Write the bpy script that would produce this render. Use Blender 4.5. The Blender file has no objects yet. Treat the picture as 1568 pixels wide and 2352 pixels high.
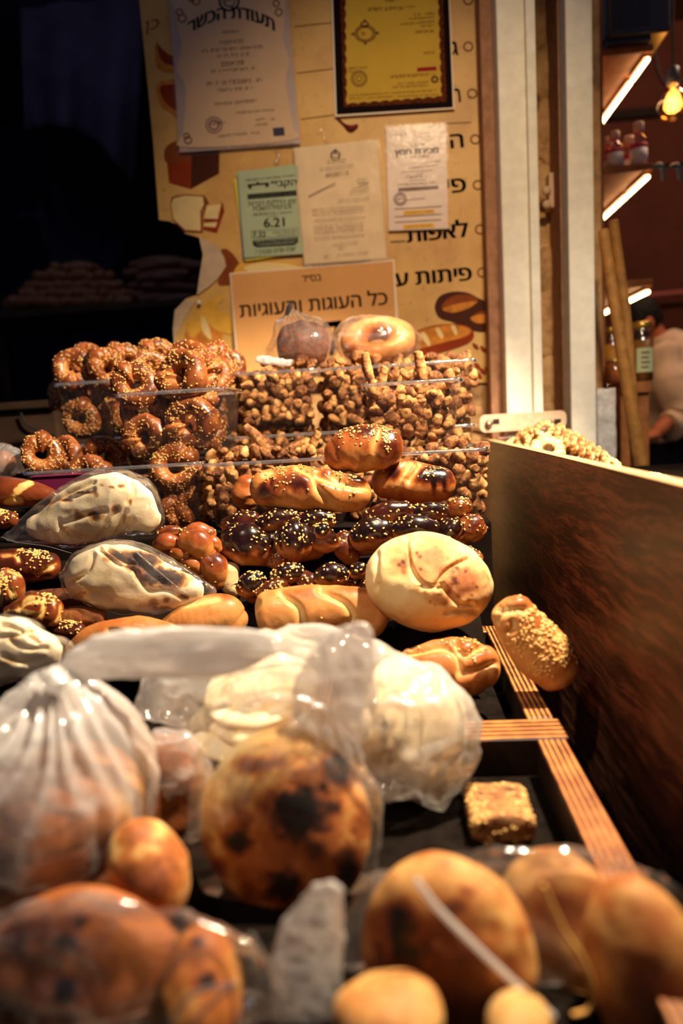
import bpy, math, random
import numpy as np
from mathutils import Vector, Matrix

# ------------------------------------------------------------------ camera
D = bpy.data; SC = bpy.context.scene; COL = SC.collection
FPX = 1568.0
CAM = np.array([0.0, 0.0, 1.25])
_r, _p, _y = math.radians(3.5), math.radians(7.70), math.radians(4.3)
_F = np.array([-math.sin(_y)*math.cos(_p), math.cos(_y)*math.cos(_p), -math.sin(_p)])
_R0 = np.array([math.cos(_y), math.sin(_y), 0.0]); _U0 = np.cross(_R0, _F)
_R = math.cos(_r)*_R0 - math.sin(_r)*_U0
_U = math.sin(_r)*_R0 + math.cos(_r)*_U0
cd = D.cameras.new('camera'); cam = D.objects.new('camera', cd); COL.objects.link(cam)
cd.sensor_fit = 'VERTICAL'; cd.sensor_height = 36.0; cd.sensor_width = 24.0; cd.lens = 24.0
cd.clip_start = 0.02; cd.clip_end = 60
cam.matrix_world = Matrix(((_R[0], _U[0], -_F[0], CAM[0]), (_R[1], _U[1], -_F[1], CAM[1]),
                           (_R[2], _U[2], -_F[2], CAM[2]), (0, 0, 0, 1)))
cd.dof.use_dof = True; cd.dof.focus_distance = 1.06; cd.dof.aperture_fstop = 1.9
SC.camera = cam

# ------------------------------------------------------------------ world, lamps, exposure
w = D.worlds.new('world'); SC.world = w; w.use_nodes = True
w.node_tree.nodes['Background'].inputs[0].default_value = (0.36, 0.42, 0.62, 1)
w.node_tree.nodes['Background'].inputs[1].default_value = 0.13
SC.view_settings.view_transform = 'Standard'; SC.view_settings.look = 'None'
SC.view_settings.gamma = 1.0; SC.view_settings.use_curve_mapping = False
SC.view_settings.exposure = 0.0
SC.cycles.max_bounces = 10; SC.cycles.transparent_max_bounces = 24
SC.cycles.caustics_reflective = False; SC.cycles.caustics_refractive = False
SC.cycles.sample_clamp_indirect = 4.0

def lamp(name, loc, target, power, color, size_deg, blend, radius):
    l = D.lights.new(name, 'SPOT'); l.energy = power; l.color = color
    l.spot_size = math.radians(size_deg); l.spot_blend = blend; l.shadow_soft_size = radius
    o = D.objects.new(name, l); COL.objects.link(o); o.location = loc
    o.rotation_euler = (Vector(target) - Vector(loc)).to_track_quat('-Z', 'Y').to_euler()
    return o
lamp('stall_spotlight', (0.48, 0.74, 2.25), (-0.12, 1.10, 1.05), 320, (1.0, 0.80, 0.57), 74, 0.42, 0.03)
lamp('front_fill', (-0.55, 0.15, 2.2), (-0.14, 0.74, 1.05), 55, (1.0, 0.86, 0.66), 27, 1.0, 0.05)  # added unseen light from the front left, whitens the foreground bags
lamp('posts_fill', (0.55, -0.35, 2.3), (0.50, 1.72, 1.06), 108, (1.0, 0.88, 0.70), 34, 1.0, 0.10)  # added unseen light that brightens the posts and the stone strip
lamp('board_fill', (0.30, -0.25, 2.85), (0.04, 1.85, 1.54), 150, (1.0, 0.72, 0.42), 40, 1.0, 0.08)  # added unseen light for the menu board, no awning is built
_l = D.lights.new('shop_fill', 'POINT'); _l.energy = 62; _l.color = (1.0, .66, .42); _l.shadow_soft_size = .2  # added unseen light for the shop wall and the person
_o = D.objects.new('shop_fill', _l); COL.objects.link(_o); _o.location = (1.7, 2.45, 3.2)
_l = D.lights.new('left_stall_fill', 'POINT'); _l.energy = 6; _l.color = (.62, .68, 1.0); _l.shadow_soft_size = .2  # added unseen bluish light that lifts the dark left stall
_o = D.objects.new('left_stall_fill', _l); COL.objects.link(_o); _o.location = (-1.2, 2.5, 3.0)

# ------------------------------------------------------------------ pixel <-> place helpers
def P(px, py, Y):
    d = _F + _R*((px-784)/FPX) + _U*((1176-py)/FPX)
    return CAM + d*((Y-CAM[1])/d[1])
def S(px, Y): return px*Y/FPX
def proj(V):
    v = V - CAM; z = v @ _F
    return np.stack([784 + FPX*(v @ _R)/z, 1176 - FPX*(v @ _U)/z], 1)
ZOOM = {None: (0, 0, 1.0), 'z1': (0, 760, 2.8), 'z2': (480, 680, 2.306), 'z3': (0, 1060, 2.8), 'z4': (480, 960, 2.306),
        'z5': (800, 1160, 2.613), 'z6': (0, 1380, 2.24), 'z7': (600, 1400, 1.96), 'b1': (320, 0, 3.409),
        'b2': (660, 0, 3.136), 'b3': (320, 320, 3.564), 'b4': (660, 400, 3.136), 'b5': (1100, 0, 3.35),
        'b6': (1100, 560, 3.35), 'f1': (0, 2000, 1.96), 'f2': (768, 1900, 1.96)}
def Q(z, x, y):
    a, b, s = ZOOM[z]; return a + x/s, b + y/s

# ------------------------------------------------------------------ noise
def _hash(ix, iy, iz, seed):
    h = (ix*374761393 + iy*668265263 + iz*1274126177 + seed*974634777) & 0xffffffff
    h = ((h ^ (h >> 13))*1274126177) & 0xffffffff
    h = ((h ^ (h >> 16))*2246822519) & 0xffffffff
    return ((h ^ (h >> 15)) & 0xffff)/32767.5 - 1.0
def vnoise(p, seed=0):
    i = np.floor(p).astype(np.int64); f = p - i; u = f*f*(3-2*f)
    r = 0
    for dx in (0, 1):
        wx = u[:, 0] if dx else 1-u[:, 0]
        for dy in (0, 1):
            wy = u[:, 1] if dy else 1-u[:, 1]
            for dz in (0, 1):
                wz = u[:, 2] if dz else 1-u[:, 2]
                r = r + wx*wy*wz*_hash(i[:, 0]+dx, i[:, 1]+dy, i[:, 2]+dz, seed)
    return r
def fbm(p, scale, octv=3, seed=0):
    q = np.asarray(p)/scale; a = 1.0; r = 0; s = 0
    for k in range(octv):
        r = r + a*vnoise(q + 17.3*k, seed+k); s += a; a *= .5; q = q*2.03
    return r/s
def ridge(p, scale, octv=3, seed=0):
    q = np.asarray(p)/scale; a = 1.0; r = 0; s = 0
    for k in range(octv):
        r = r + a*(1-2*np.abs(vnoise(q + 9.1*k, seed+k))); s += a; a *= .5; q = q*2.1
    return r/s

# ------------------------------------------------------------------ mesh helpers
def vnormals(V, F):
    N = np.zeros_like(V)
    for f in (np.array([q for q in F if len(q) == 4]), np.array([q for q in F if len(q) == 3])):
        if len(f) == 0: continue
        if f.shape[1] == 4: n = np.cross(V[f[:, 2]]-V[f[:, 0]], V[f[:, 3]]-V[f[:, 1]])
        else: n = np.cross(V[f[:, 1]]-V[f[:, 0]], V[f[:, 2]]-V[f[:, 0]])
        for k in range(f.shape[1]): np.add.at(N, f[:, k], n)
    return N/(np.linalg.norm(N, axis=1, keepdims=True)+1e-12)

def mesh(name, V, F, mats, attrs=None, smooth=True, fmat=None):
    me = D.meshes.new(name)
    me.from_pydata(np.asarray(V, float).tolist(), [], [list(map(int, f)) for f in F])
    for m in (mats if isinstance(mats, (list, tuple)) else [mats]): me.materials.append(m)
    if smooth: me.polygons.foreach_set('use_smooth', [True]*len(me.polygons))
    if fmat is not None: me.polygons.foreach_set('material_index', fmat)
    for k, a in (attrs or {}).items():
        at = me.attributes.new(k, 'FLOAT', 'POINT'); at.data.foreach_set('value', np.asarray(a, np.float32))
    me.update(); return me

def add(name, V, F, mats, parent=None, attrs=None, smooth=True, fmat=None, loc=None):
    V = np.asarray(V, float)
    if parent is not None:
        off = np.array(parent.location); q = parent
        while q.parent is not None: q = q.parent; off = off + np.array(q.location)
        o = D.objects.new(name, mesh(name, V-off, F, mats, attrs, smooth, fmat)); o.parent = parent
    else:
        if loc is None: loc = np.array([V[:, 0].mean(), V[:, 1].mean(), V[:, 2].min()])
        o = D.objects.new(name, mesh(name, V-np.array(loc), F, mats, attrs, smooth, fmat)); o.location = loc
    COL.objects.link(o); return o

def tag(o, label=None, cat=None, group=None, kind=None):
    if label: o['label'] = label
    if cat: o['category'] = cat
    if group: o['group'] = group
    if kind: o['kind'] = kind
    return o
def empty(name, loc):
    o = D.objects.new(name, None); o.location = loc; o.empty_display_size = .02; COL.objects.link(o); return o
def copy_tree(o, parent=None):
    c = o.copy(); COL.objects.link(c)
    if parent is not None: c.parent = parent
    for ch in [k for k in D.objects if k.parent == o]: copy_tree(ch, c)
    return c

class MB:
    """collects shapes into one mesh"""
    def __init__(s): s.V = []; s.F = []; s.n = 0; s.M = []
    def add(s, V, F, mi=0):
        s.V.append(np.asarray(V, float)); s.F += [[i+s.n for i in f] for f in F]; s.M += [mi]*len(F); s.n += len(V); return s
    def box(s, x0, x1, y0, y1, z0, z1, mi=0, bev=0.0):
        V = [(x, y, z) for z in (z0, z1) for y in (y0, y1) for x in (x0, x1)]
        return s.add(V, [(0, 2, 3, 1), (4, 5, 7, 6), (0, 1, 5, 4), (2, 6, 7, 3), (0, 4, 6, 2), (1, 3, 7, 5)], mi)
    def build(s, name, mats, parent=None, smooth=False, bevel=0.0, loc=None):
        o = add(name, np.concatenate(s.V), s.F, mats, parent, smooth=smooth, fmat=s.M, loc=loc)
        if bevel:
            b = o.modifiers.new('bevel', 'BEVEL'); b.width = bevel; b.segments = 2; b.limit_method = 'ANGLE'
        return o

def catmull(K, n, closed=False):
    K = np.asarray(K, float); m = len(K)
    if closed:
        t = np.linspace(0, m, n, endpoint=False)
    else:
        if m == 2: K = np.array([K[0], (K[0]+K[1])/2, K[1]]); m = 3
        t = np.linspace(0, m-1, n)
    i = np.floor(t).astype(int)
    if not closed: i = np.minimum(i, m-2)
    f = (t-i)[:, None]
    g = (lambda j: K[j % m]) if closed else (lambda j: K[np.clip(j, 0, m-1)])
    a, b, c, d = g(i-1), g(i), g(i+1), g(i+2)
    if not closed:
        a = np.where((i == 0)[:, None], 2*b-c, a); d = np.where((i == m-2)[:, None], 2*c-b, d)
    return .5*(2*b + (c-a)*f + (2*a-5*b+4*c-d)*f*f + (3*b-a-3*c+d)*f**3)

def sweep(K, n=40, m=28, ref=(0, 1, 0), cap=(.7, .7), pw=2.0, raw=False):
    """K rows: x, y, z, rn, rb -> skin of elliptic sections along the curve; returns V, F, t, angle"""
    K = np.asarray(K, float)
    C = K if raw else catmull(K, n)
    c = C[:, :3]; rn = np.maximum(C[:, 3], 1e-4); rb = np.maximum(C[:, 4], 1e-4)
    T = np.gradient(c, axis=0); T /= np.linalg.norm(T, axis=1, keepdims=True)+1e-12
    th = np.linspace(0, 1, 8)[1:]*1.45
    if cap[0]:
        L = cap[0]*(rn[0]+rb[0])/2
        pre = [(c[0]-T[0]*L*math.sin(a), rn[0]*math.cos(a), rb[0]*math.cos(a)) for a in th[::-1]]
        c = np.vstack([[p[0] for p in pre], c]); rn = np.r_[[p[1] for p in pre], rn]; rb = np.r_[[p[2] for p in pre], rb]
        T = np.vstack([np.repeat(T[:1], 7, 0), T])
    if cap[1]:
        L = cap[1]*(rn[-1]+rb[-1])/2
        post = [(c[-1]+T[-1]*L*math.sin(a), rn[-1]*math.cos(a), rb[-1]*math.cos(a)) for a in th]
        c = np.vstack([c, [p[0] for p in post]]); rn = np.r_[rn, [p[1] for p in post]]; rb = np.r_[rb, [p[2] for p in post]]
        T = np.vstack([T, np.repeat(T[-1:], 7, 0)])
    B = np.asarray(ref, float) - T*(T @ np.asarray(ref, float))[:, None]
    B /= np.linalg.norm(B, axis=1, keepdims=True)+1e-9
    Nn = np.cross(B, T)
    a = np.linspace(0, 2*math.pi, m, endpoint=False); ca, sa = np.cos(a), np.sin(a)
    if pw != 2.0:
        ca = np.sign(ca)*np.abs(ca)**(2/pw); sa = np.sign(sa)*np.abs(sa)**(2/pw)
    V = (c[:, None, :] + Nn[:, None, :]*(rn[:, None]*ca)[..., None] + B[:, None, :]*(rb[:, None]*sa)[..., None])
    ns = len(c); V = V.reshape(-1, 3)
    F = [(i*m+j, i*m+(j+1) % m, (i+1)*m+(j+1) % m, (i+1)*m+j) for i in range(ns-1) for j in range(m)]
    F += [list(range(m))[::-1], [(ns-1)*m+j for j in range(m)]]
    N = vnormals(V, F)
    if np.mean(np.sum(N*(V-np.repeat(c, m, 0)), 1)) < 0: F = [list(f)[::-1] for f in F]
    return V, F, np.repeat(np.linspace(0, 1, ns), m), np.tile(a, ns)

def keys(z, Y, L, flat=1.0):
    """L rows: zoom x, zoom y, zoom r [, dY [, flat]] -> world sweep keys"""
    s = ZOOM[z][2]; out = []
    for k in L:
        x, y = Q(z, k[0], k[1]); yy = Y + (k[3] if len(k) > 3 else 0); fl = k[4] if len(k) > 4 else flat
        r = S(k[2]/s, yy); out.append([*P(x, y, yy), r, r*fl])
    return out

def ball(c, rx, ry, rz, nu=48, nv=32, rot=None):
    """ellipsoid whose poles lie on its y axis"""
    v = np.linspace(0.02, math.pi-.02, nv); u = np.linspace(0, 2*math.pi, nu, endpoint=False)
    vv, uu = np.meshgrid(v, u, indexing='ij')
    V = np.stack([np.sin(vv)*np.cos(uu)*rx, -np.cos(vv)*ry, np.sin(vv)*np.sin(uu)*rz], -1).reshape(-1, 3)
    F = [(i*nu+j, i*nu+(j+1) % nu, (i+1)*nu+(j+1) % nu, (i+1)*nu+j) for i in range(nv-1) for j in range(nu)]
    F += [list(range(nu))[::-1], [(nv-1)*nu+j for j in range(nu)]]
    if rot is not None: V = V @ np.array(Matrix(rot)).T if not isinstance(rot, np.ndarray) else V @ rot.T
    N = vnormals(V, F)
    if np.mean(np.sum(N*V, 1)) < 0: F = [list(f)[::-1] for f in F]
    return V+np.asarray(c), F
def rotm(rx=0, ry=0, rz=0):
    from mathutils import Euler
    return np.array(Euler((math.radians(rx), math.radians(ry), math.radians(rz))).to_matrix())

def polydist(p, poly):
    d = np.full(len(p), 1e9)
    for a, b in zip(poly[:-1], poly[1:]):
        a = np.array(a, float); b = np.array(b, float); ab = b-a
        t = np.clip(((p-a) @ ab)/(ab @ ab+1e-9), 0, 1)
        d = np.minimum(d, np.linalg.norm(p-a-t[:, None]*ab, axis=1))
    return d
def facing(V, N):
    v = CAM-V; v /= np.linalg.norm(v, axis=1, keepdims=True)
    return np.clip(np.sum(N*v, 1)*3, 0, 1)
def groove(V, N, z, lines, wpx, depth):
    """presses creases into a dough surface along the given lines; returns V, crease weight"""
    p = proj(V); fc = facing(V, N); wt = np.zeros(len(V))
    for L in lines:
        L = catmull([Q(z, *q) for q in L], 14)
        wt = np.maximum(wt, np.exp(-(polydist(p, L)/wpx)**2)*fc)
    return V - N*(wt*depth)[:, None], wt
def spots(V, N, z, L, back=False):
    """marks burnt into a crust: rows zoom x, y, rx, ry, amount"""
    p = proj(V); s = ZOOM[z][2]; r = np.zeros(len(V)); fc = facing(V, N)
    jit = 1+.35*fbm(V, .006, 2, 5)
    for x, y, rx, ry, a in L:
        qx, qy = Q(z, x, y); d = np.sqrt(((p[:, 0]-qx)/(rx/s))**2+((p[:, 1]-qy)/(ry/s))**2)*jit
        r = r + a*np.clip(1.5-d, 0, 1)*fc
    return r

# sesame seed shape
def _seed():
    V = [(-1, 0, 0)]; n = 6
    for t, r in ((-.55, .62), (.1, .66), (.65, .38)):
        V += [(t, r*math.cos(2*math.pi*k/n), .62*r*math.sin(2*math.pi*k/n)) for k in range(n)]
    V.append((1, 0, 0)); F = []
    F += [(0, 1+(k+1) % n, 1+k) for k in range(n)]
    for q in range(2): F += [(1+q*n+k, 1+q*n+(k+1) % n, 1+(q+1)*n+(k+1) % n, 1+(q+1)*n+k) for k in range(n)]
    F += [(1+2*n+k, 1+2*n+(k+1) % n, len(V)-1) for k in range(n)]
    return np.array(V), F
SEEDV, SEEDF = _seed()
def seed_mesh(V, N, wt, count, size=.0023, seed=1):
    rs = np.random.RandomState(seed); wt = np.clip(wt, 0, None); wt = wt/wt.sum()
    idx = rs.choice(len(V), count, p=wt); Vs = []; Fs = []
    for k, i in enumerate(idx):
        n = N[i]; t = rs.normal(size=3); t -= n*(t @ n); t /= np.linalg.norm(t); b = np.cross(n, t)
        s = size*rs.uniform(.8, 1.2)
        c = V[i] + (t*rs.normal()+b*rs.normal())*size*.6 + n*s*.15
        Vs.append(c + s*(SEEDV[:, :1]*t + SEEDV[:, 1:2]*b + SEEDV[:, 2:]*n))
        Fs += [[q+k*len(SEEDV) for q in f] for f in SEEDF]
    return np.concatenate(Vs), Fs
def sesame(parent, V, N, wt, count, mat=None, size=.0023, seed=1):
    if count <= 0: return
    Vs, Fs = seed_mesh(V, N, wt, count, size, seed)
    o = add('sesame_seeds', Vs, Fs, mat or M['sesame'], parent); o['kind'] = 'stuff'; return o
# ------------------------------------------------------------------ materials
M = {}
def srgb(r, g, b):
    f = lambda c: ((c/255+.055)/1.055)**2.4 if c > 10 else c/255/12.92
    return (f(r), f(g), f(b), 1)
def nodes(name):
    m = D.materials.new(name); m.use_nodes = True; nt = m.node_tree
    return m, nt, nt.nodes['Principled BSDF'], nt.nodes['Material Output']
def nd(nt, t, **kw):
    n = nt.nodes.new(t)
    for k, v in kw.items(): setattr(n, k, v)
    return n
def ramp(nt, stops, fac):
    r = nt.nodes.new('ShaderNodeValToRGB'); e = r.color_ramp.elements
    while len(e) < len(stops): e.new(.5)
    for k, (p, c) in enumerate(stops): e[k].position = p; e[k].color = c if len(c) == 4 else (*c, 1)
    nt.links.new(fac, r.inputs[0]); return r
def noise(nt, scale, detail=3, rough=.55, vec=None, coord='Object'):
    n = nt.nodes.new('ShaderNodeTexNoise'); n.inputs['Scale'].default_value = scale
    n.inputs['Detail'].default_value = detail; n.inputs['Roughness'].default_value = rough
    if vec is None:
        tc = nt.nodes.new('ShaderNodeTexCoord'); vec = tc.outputs[coord]
    nt.links.new(vec, n.inputs['Vector']); return n
def mathn(nt, op, a, b=None, clamp=False):
    n = nt.nodes.new('ShaderNodeMath'); n.operation = op; n.use_clamp = clamp
    for i, v in enumerate((a, b)):
        if v is None: continue
        if isinstance(v, (int, float)): n.inputs[i].default_value = v
        else: nt.links.new(v, n.inputs[i])
    return n.outputs[0]
def bump(nt, bs, height, strength=.3, dist=.002):
    b = nt.nodes.new('ShaderNodeBump'); b.inputs['Strength'].default_value = strength; b.inputs['Distance'].default_value = dist
    nt.links.new(height, b.inputs['Height']); nt.links.new(b.outputs[0], bs.inputs['Normal'])

def bread_mat(name, stops, rough=((0, .75), (1, .3)), nscale=90, namp=.28, bstr=.35, coat=0.0):
    m, nt, bs, _ = nodes(name); kf = {'flatbread': 1.0, 'round_crust': .86, 'dried_fig': .9}.get(name, .78)
    stops = [(p, (*[x*kf for x in c[:3]], 1)) for p, c in stops]
    at = nd(nt, 'ShaderNodeAttribute', attribute_name='bake')
    n = noise(nt, nscale, 5, .65); n2 = noise(nt, nscale*5, 2, .6)
    v = mathn(nt, 'ADD', at.outputs['Fac'], mathn(nt, 'MULTIPLY', mathn(nt, 'SUBTRACT', n.outputs[0], .5), namp*1.6))
    v = mathn(nt, 'ADD', v, mathn(nt, 'MULTIPLY', mathn(nt, 'SUBTRACT', n2.outputs[0], .5), namp*.5), True)
    r = ramp(nt, stops, v); nt.links.new(r.outputs[0], bs.inputs['Base Color'])
    rr = ramp(nt, [(p, (q, q, q, 1)) for p, q in rough], v); nt.links.new(rr.outputs[0], bs.inputs['Roughness'])
    h = mathn(nt, 'ADD', n.outputs[0], mathn(nt, 'MULTIPLY', n2.outputs[0], .5))
    bump(nt, bs, h, bstr, .0015)
    bs.inputs['Coat Weight'].default_value = coat; bs.inputs['Coat Roughness'].default_value = .18
    bs.inputs['Specular IOR Level'].default_value = .4
    M[name] = m; return m
bread_mat('challah', [(0, srgb(232, 180, 110)), (.28, srgb(214, 142, 70)), (.52, srgb(160, 80, 32)), (.74, srgb(88, 34, 16)), (1, srgb(28, 12, 10))],
          ((0, .6), (.5, .38), (1, .2)), 70, .22, .25, .35)
bread_mat('golden_crust', [(0, srgb(238, 196, 128)), (.3, srgb(222, 156, 84)), (.6, srgb(188, 108, 48)), (.85, srgb(120, 54, 22)), (1, srgb(60, 24, 12))],
          ((0, .65), (.6, .45), (1, .3)), 80, .2, .25, .12)
bread_mat('bagel_crust', [(0, srgb(230, 172, 98)), (.3, srgb(194, 122, 58)), (.55, srgb(144, 74, 30)), (.8, srgb(88, 40, 18)), (1, srgb(40, 20, 12))],
          ((0, .6), (.6, .42), (1, .3)), 85, .3, .3, .15)
bread_mat('cracker_crust', [(0, srgb(244, 204, 138)), (.3, srgb(204, 142, 76)), (.58, srgb(124, 70, 32)), (.9, srgb(44, 22, 12))],
          ((0, .8), (1, .7)), 160, .6, .9)
bread_mat('pretzel_crust', [(0, srgb(240, 196, 116)), (.22, srgb(226, 162, 78)), (.4, srgb(150, 72, 30)), (.7, srgb(92, 38, 18)), (1, srgb(40, 18, 10))],
          ((0, .6), (.5, .32), (1, .3)), 60, .16, .22, .3)
bread_mat('round_crust', [(0, srgb(246, 218, 162)), (.3, srgb(234, 190, 124)), (.6, srgb(204, 142, 84)), (.82, srgb(166, 96, 54)), (1, srgb(84, 42, 22))],
          ((0, .8), (1, .7)), 75, .25, .4)
bread_mat('flatbread', [(0, srgb(253, 240, 210)), (.34, srgb(246, 224, 180)), (.52, srgb(214, 166, 104)), (.72, srgb(140, 84, 44)), (1, srgb(44, 24, 16))],
          ((0, .8), (1, .75)), 60, .3, .35)
bread_mat('pita_crust', [(0, srgb(244, 214, 158)), (.26, srgb(226, 174, 100)), (.48, srgb(182, 106, 46)), (.75, srgb(130, 66, 28)), (1, srgb(22, 14, 14))],
          ((0, .7), (1, .6)), 45, .3, .3)
bread_mat('brown_bread', [(0, srgb(200, 140, 84)), (.4, srgb(160, 96, 50)), (.75, srgb(112, 58, 28)), (1, srgb(52, 26, 14))],
          ((0, .75), (1, .6)), 110, .5, .6)
bread_mat('dried_fig', [(0, srgb(252, 230, 180)), (.4, srgb(232, 190, 124)), (.7, srgb(176, 116, 58)), (1, srgb(90, 48, 22))],
          ((0, .7), (1, .6)), 120, .45, .6)
bread_mat('seeded_crumb', [(0, srgb(226, 176, 104)), (.4, srgb(168, 112, 60)), (.7, srgb(104, 64, 34)), (1, srgb(46, 28, 18))],
          ((0, .8), (1, .7)), 140, .9, .9)

def flat(name, col, rough=.6, spec=.3, metal=0, nscale=0, namp=.12, bstr=0, emit=None, es=0):
    m, nt, bs, _ = nodes(name); c = col if len(col) == 4 else (*col, 1)
    bs.inputs['Base Color'].default_value = c; bs.inputs['Roughness'].default_value = rough
    bs.inputs['Specular IOR Level'].default_value = spec; bs.inputs['Metallic'].default_value = metal
    if nscale:
        n = noise(nt, nscale, 5, .6)
        r = ramp(nt, [(.25, tuple(x*(1-namp*2) for x in c[:3])), (.75, tuple(min(1, x*(1+namp)) for x in c[:3]))], n.outputs[0])
        nt.links.new(r.outputs[0], bs.inputs['Base Color'])
        if bstr: bump(nt, bs, n.outputs[0], bstr, .004)
    if emit: bs.inputs['Emission Color'].default_value = emit; bs.inputs['Emission Strength'].default_value = es
    M[name] = m; return m
flat('sesame', srgb(226, 180, 106), .5, .4, 0, 300, .12)
flat('dark_seed', srgb(70, 54, 24), .6, .3, 0, 300, .3)
flat('white_paint', srgb(236, 230, 214), .55, .3, 0, 30, .08, .25)
flat('post_flange', srgb(168, 122, 92), .7, .2, 0, 40, .2, .3)
flat('bracket_paint', srgb(214, 180, 150), .6, .3, 0, 60, .12, .3)
flat('bolt_steel', srgb(150, 130, 110), .4, .5, .8)
flat('dark_gap', srgb(40, 28, 22), .8)
flat('white_plaster', srgb(214, 208, 204), .9, .1, 0, 45, .25, 1.0)
flat('laminate_back', srgb(30, 24, 20), .6)
flat('shop_wall_paint', srgb(104, 58, 46), .85, .1, 0, 3, .15)
flat('shelf_wood', srgb(170, 104, 52), .55, .3, 0, 25, .25)
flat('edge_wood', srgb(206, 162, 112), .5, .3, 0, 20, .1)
flat('pole_wood', srgb(176, 122, 58), .55, .3, 0, 35, .25, .2)
flat('black_plastic', srgb(58, 60, 72), .35, .4)
flat('tube_glow', (1, .8, .5, 1), .5, .2, 0, 0, 0, 0, (1.0, .66, .30, 1), 16)
flat('filament_glow', (1, .7, .3, 1), .5, .2, 0, 0, 0, 0, (1.0, .62, .22, 1), 9)
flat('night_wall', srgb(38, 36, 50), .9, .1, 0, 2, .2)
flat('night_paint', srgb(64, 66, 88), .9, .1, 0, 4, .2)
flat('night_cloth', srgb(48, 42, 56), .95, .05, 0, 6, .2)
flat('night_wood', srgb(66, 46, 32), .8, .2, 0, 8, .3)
flat('pavement', srgb(90, 78, 70), .9, .1, 0, 4, .2)
flat('purple_plastic', srgb(104, 28, 66), .4, .4)
flat('blue_plastic', srgb(60, 84, 104), .45, .4)
flat('pink_pipe', srgb(196, 110, 100), .5, .3)
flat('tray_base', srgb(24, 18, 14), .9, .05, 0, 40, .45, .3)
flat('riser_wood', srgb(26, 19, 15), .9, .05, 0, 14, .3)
flat('rope', srgb(30, 26, 26), .7)
flat('paper', srgb(222, 190, 156), .7, .2, 0, 9, .06)
flat('letter_paper', srgb(240, 214, 176), .6, .3, 0, 12, .08)
flat('sleeve_paper', srgb(190, 170, 168), .35, .4, 0, 10, .08)
flat('lilac_paper', srgb(226, 204, 194), .4, .4, 0, 14, .06)
flat('cert_yellow', srgb(206, 168, 62), .7, .1, 0, 8, .06)
flat('cert_brown', srgb(100, 46, 20), .7, .05, 0, 120, .5)
flat('cert_black', srgb(24, 16, 18), .8, .04)
flat('green_paper', srgb(176, 190, 158), .6, .2, 0, 14, .05)
flat('yellow_paper', srgb(226, 204, 60), .6, .2)
flat('blue_paper', srgb(70, 96, 140), .6, .2)
flat('price_card', srgb(226, 166, 102), .6, .2, 0, 7, .06)
flat('card_edge', srgb(240, 222, 200), .6)
flat('ink', srgb(24, 22, 30), .6, .2)
flat('ink_blue', srgb(30, 34, 66), .6, .2)
flat('ink_brown', srgb(104, 62, 36), .7, .1)
flat('ink_grey', srgb(120, 96, 84), .7, .1)
flat('ink_light', srgb(214, 200, 160), .7, .1)
flat('ink_red', srgb(150, 22, 40), .7, .1)
flat('ink_purple', srgb(120, 80, 100), .7, .1)
flat('marker_yellow', srgb(236, 180, 40), .6, .2)
flat('ill_dark', srgb(74, 38, 26), .7, .1)
flat('ill_brown', srgb(140, 70, 34), .7, .1, 0, 30, .15)
flat('ill_red', srgb(150, 56, 24), .7, .1, 0, 30, .15)
flat('ill_orange', srgb(218, 138, 54), .7, .1, 0, 40, .25)
flat('ill_gold', srgb(232, 176, 72), .7, .1, 0, 30, .1)
flat('ill_cream', srgb(240, 212, 150), .7, .1, 0, 30, .06)
flat('flap_paper', srgb(214, 186, 156), .8, .1, 0, 40, .1)
flat('shirt_cloth', srgb(232, 206, 180), .85, .1, 0, 20, .06)
flat('skin', srgb(190, 110, 70), .6, .3)
flat('dark_hair', srgb(22, 18, 18), .7, .3, 0, 200, .3, .5)
flat('dark_trousers', srgb(30, 30, 36), .8, .1)
flat('belt_leather', srgb(24, 18, 16), .5, .3)
flat('cord_red', srgb(120, 20, 30), .6)
flat('jar_label', srgb(206, 212, 160), .6, .2)
flat('bottle_label', srgb(230, 226, 220), .6, .2)
flat('bottle_pink', srgb(200, 50, 90), .6, .2)
flat('bottle_cap', srgb(232, 200, 170), .5, .3)
flat('jar_lid', srgb(206, 170, 80), .3, .5, .8)
flat('pepper', srgb(220, 150, 50), .5, .4, 0, 60, .3)
flat('pin_white', srgb(236, 240, 226), .3, .5)

def board_mat():
    m, nt, bs, _ = nodes('menu_print'); n = noise(nt, 5, 4, .6)
    r = ramp(nt, [(.3, srgb(196, 142, 72)), (.55, srgb(222, 174, 92)), (.75, srgb(228, 186, 108))], n.outputs[0])
    n2 = noise(nt, 60, 3, .7); r2 = ramp(nt, [(.30, (.45, .4, .35, 1)), (.42, (1, 1, 1, 1))], n2.outputs[0])
    mx = nd(nt, 'ShaderNodeMix', data_type='RGBA', blend_type='MULTIPLY'); mx.inputs[0].default_value = .6
    nt.links.new(r.outputs[0], mx.inputs[6]); nt.links.new(r2.outputs[0], mx.inputs[7])
    nt.links.new(mx.outputs[2], bs.inputs['Base Color']); bs.inputs['Roughness'].default_value = .5; M['menu_print'] = m
board_mat()
def stone_mat():
    m, nt, bs, _ = nodes('stone'); n = noise(nt, 14, 8, .7); n2 = noise(nt, 3.5, 3, .6)
    v = mathn(nt, 'ADD', mathn(nt, 'MULTIPLY', n.outputs[0], .6), mathn(nt, 'MULTIPLY', n2.outputs[0], .4))
    r = ramp(nt, [(.32, srgb(92, 60, 36)), (.48, srgb(196, 150, 98)), (.7, srgb(226, 186, 132))], v)
    nt.links.new(r.outputs[0], bs.inputs['Base Color']); bs.inputs['Roughness'].default_value = .9
    bump(nt, bs, v, 1.0, .03); M['stone'] = m
stone_mat()
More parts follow.
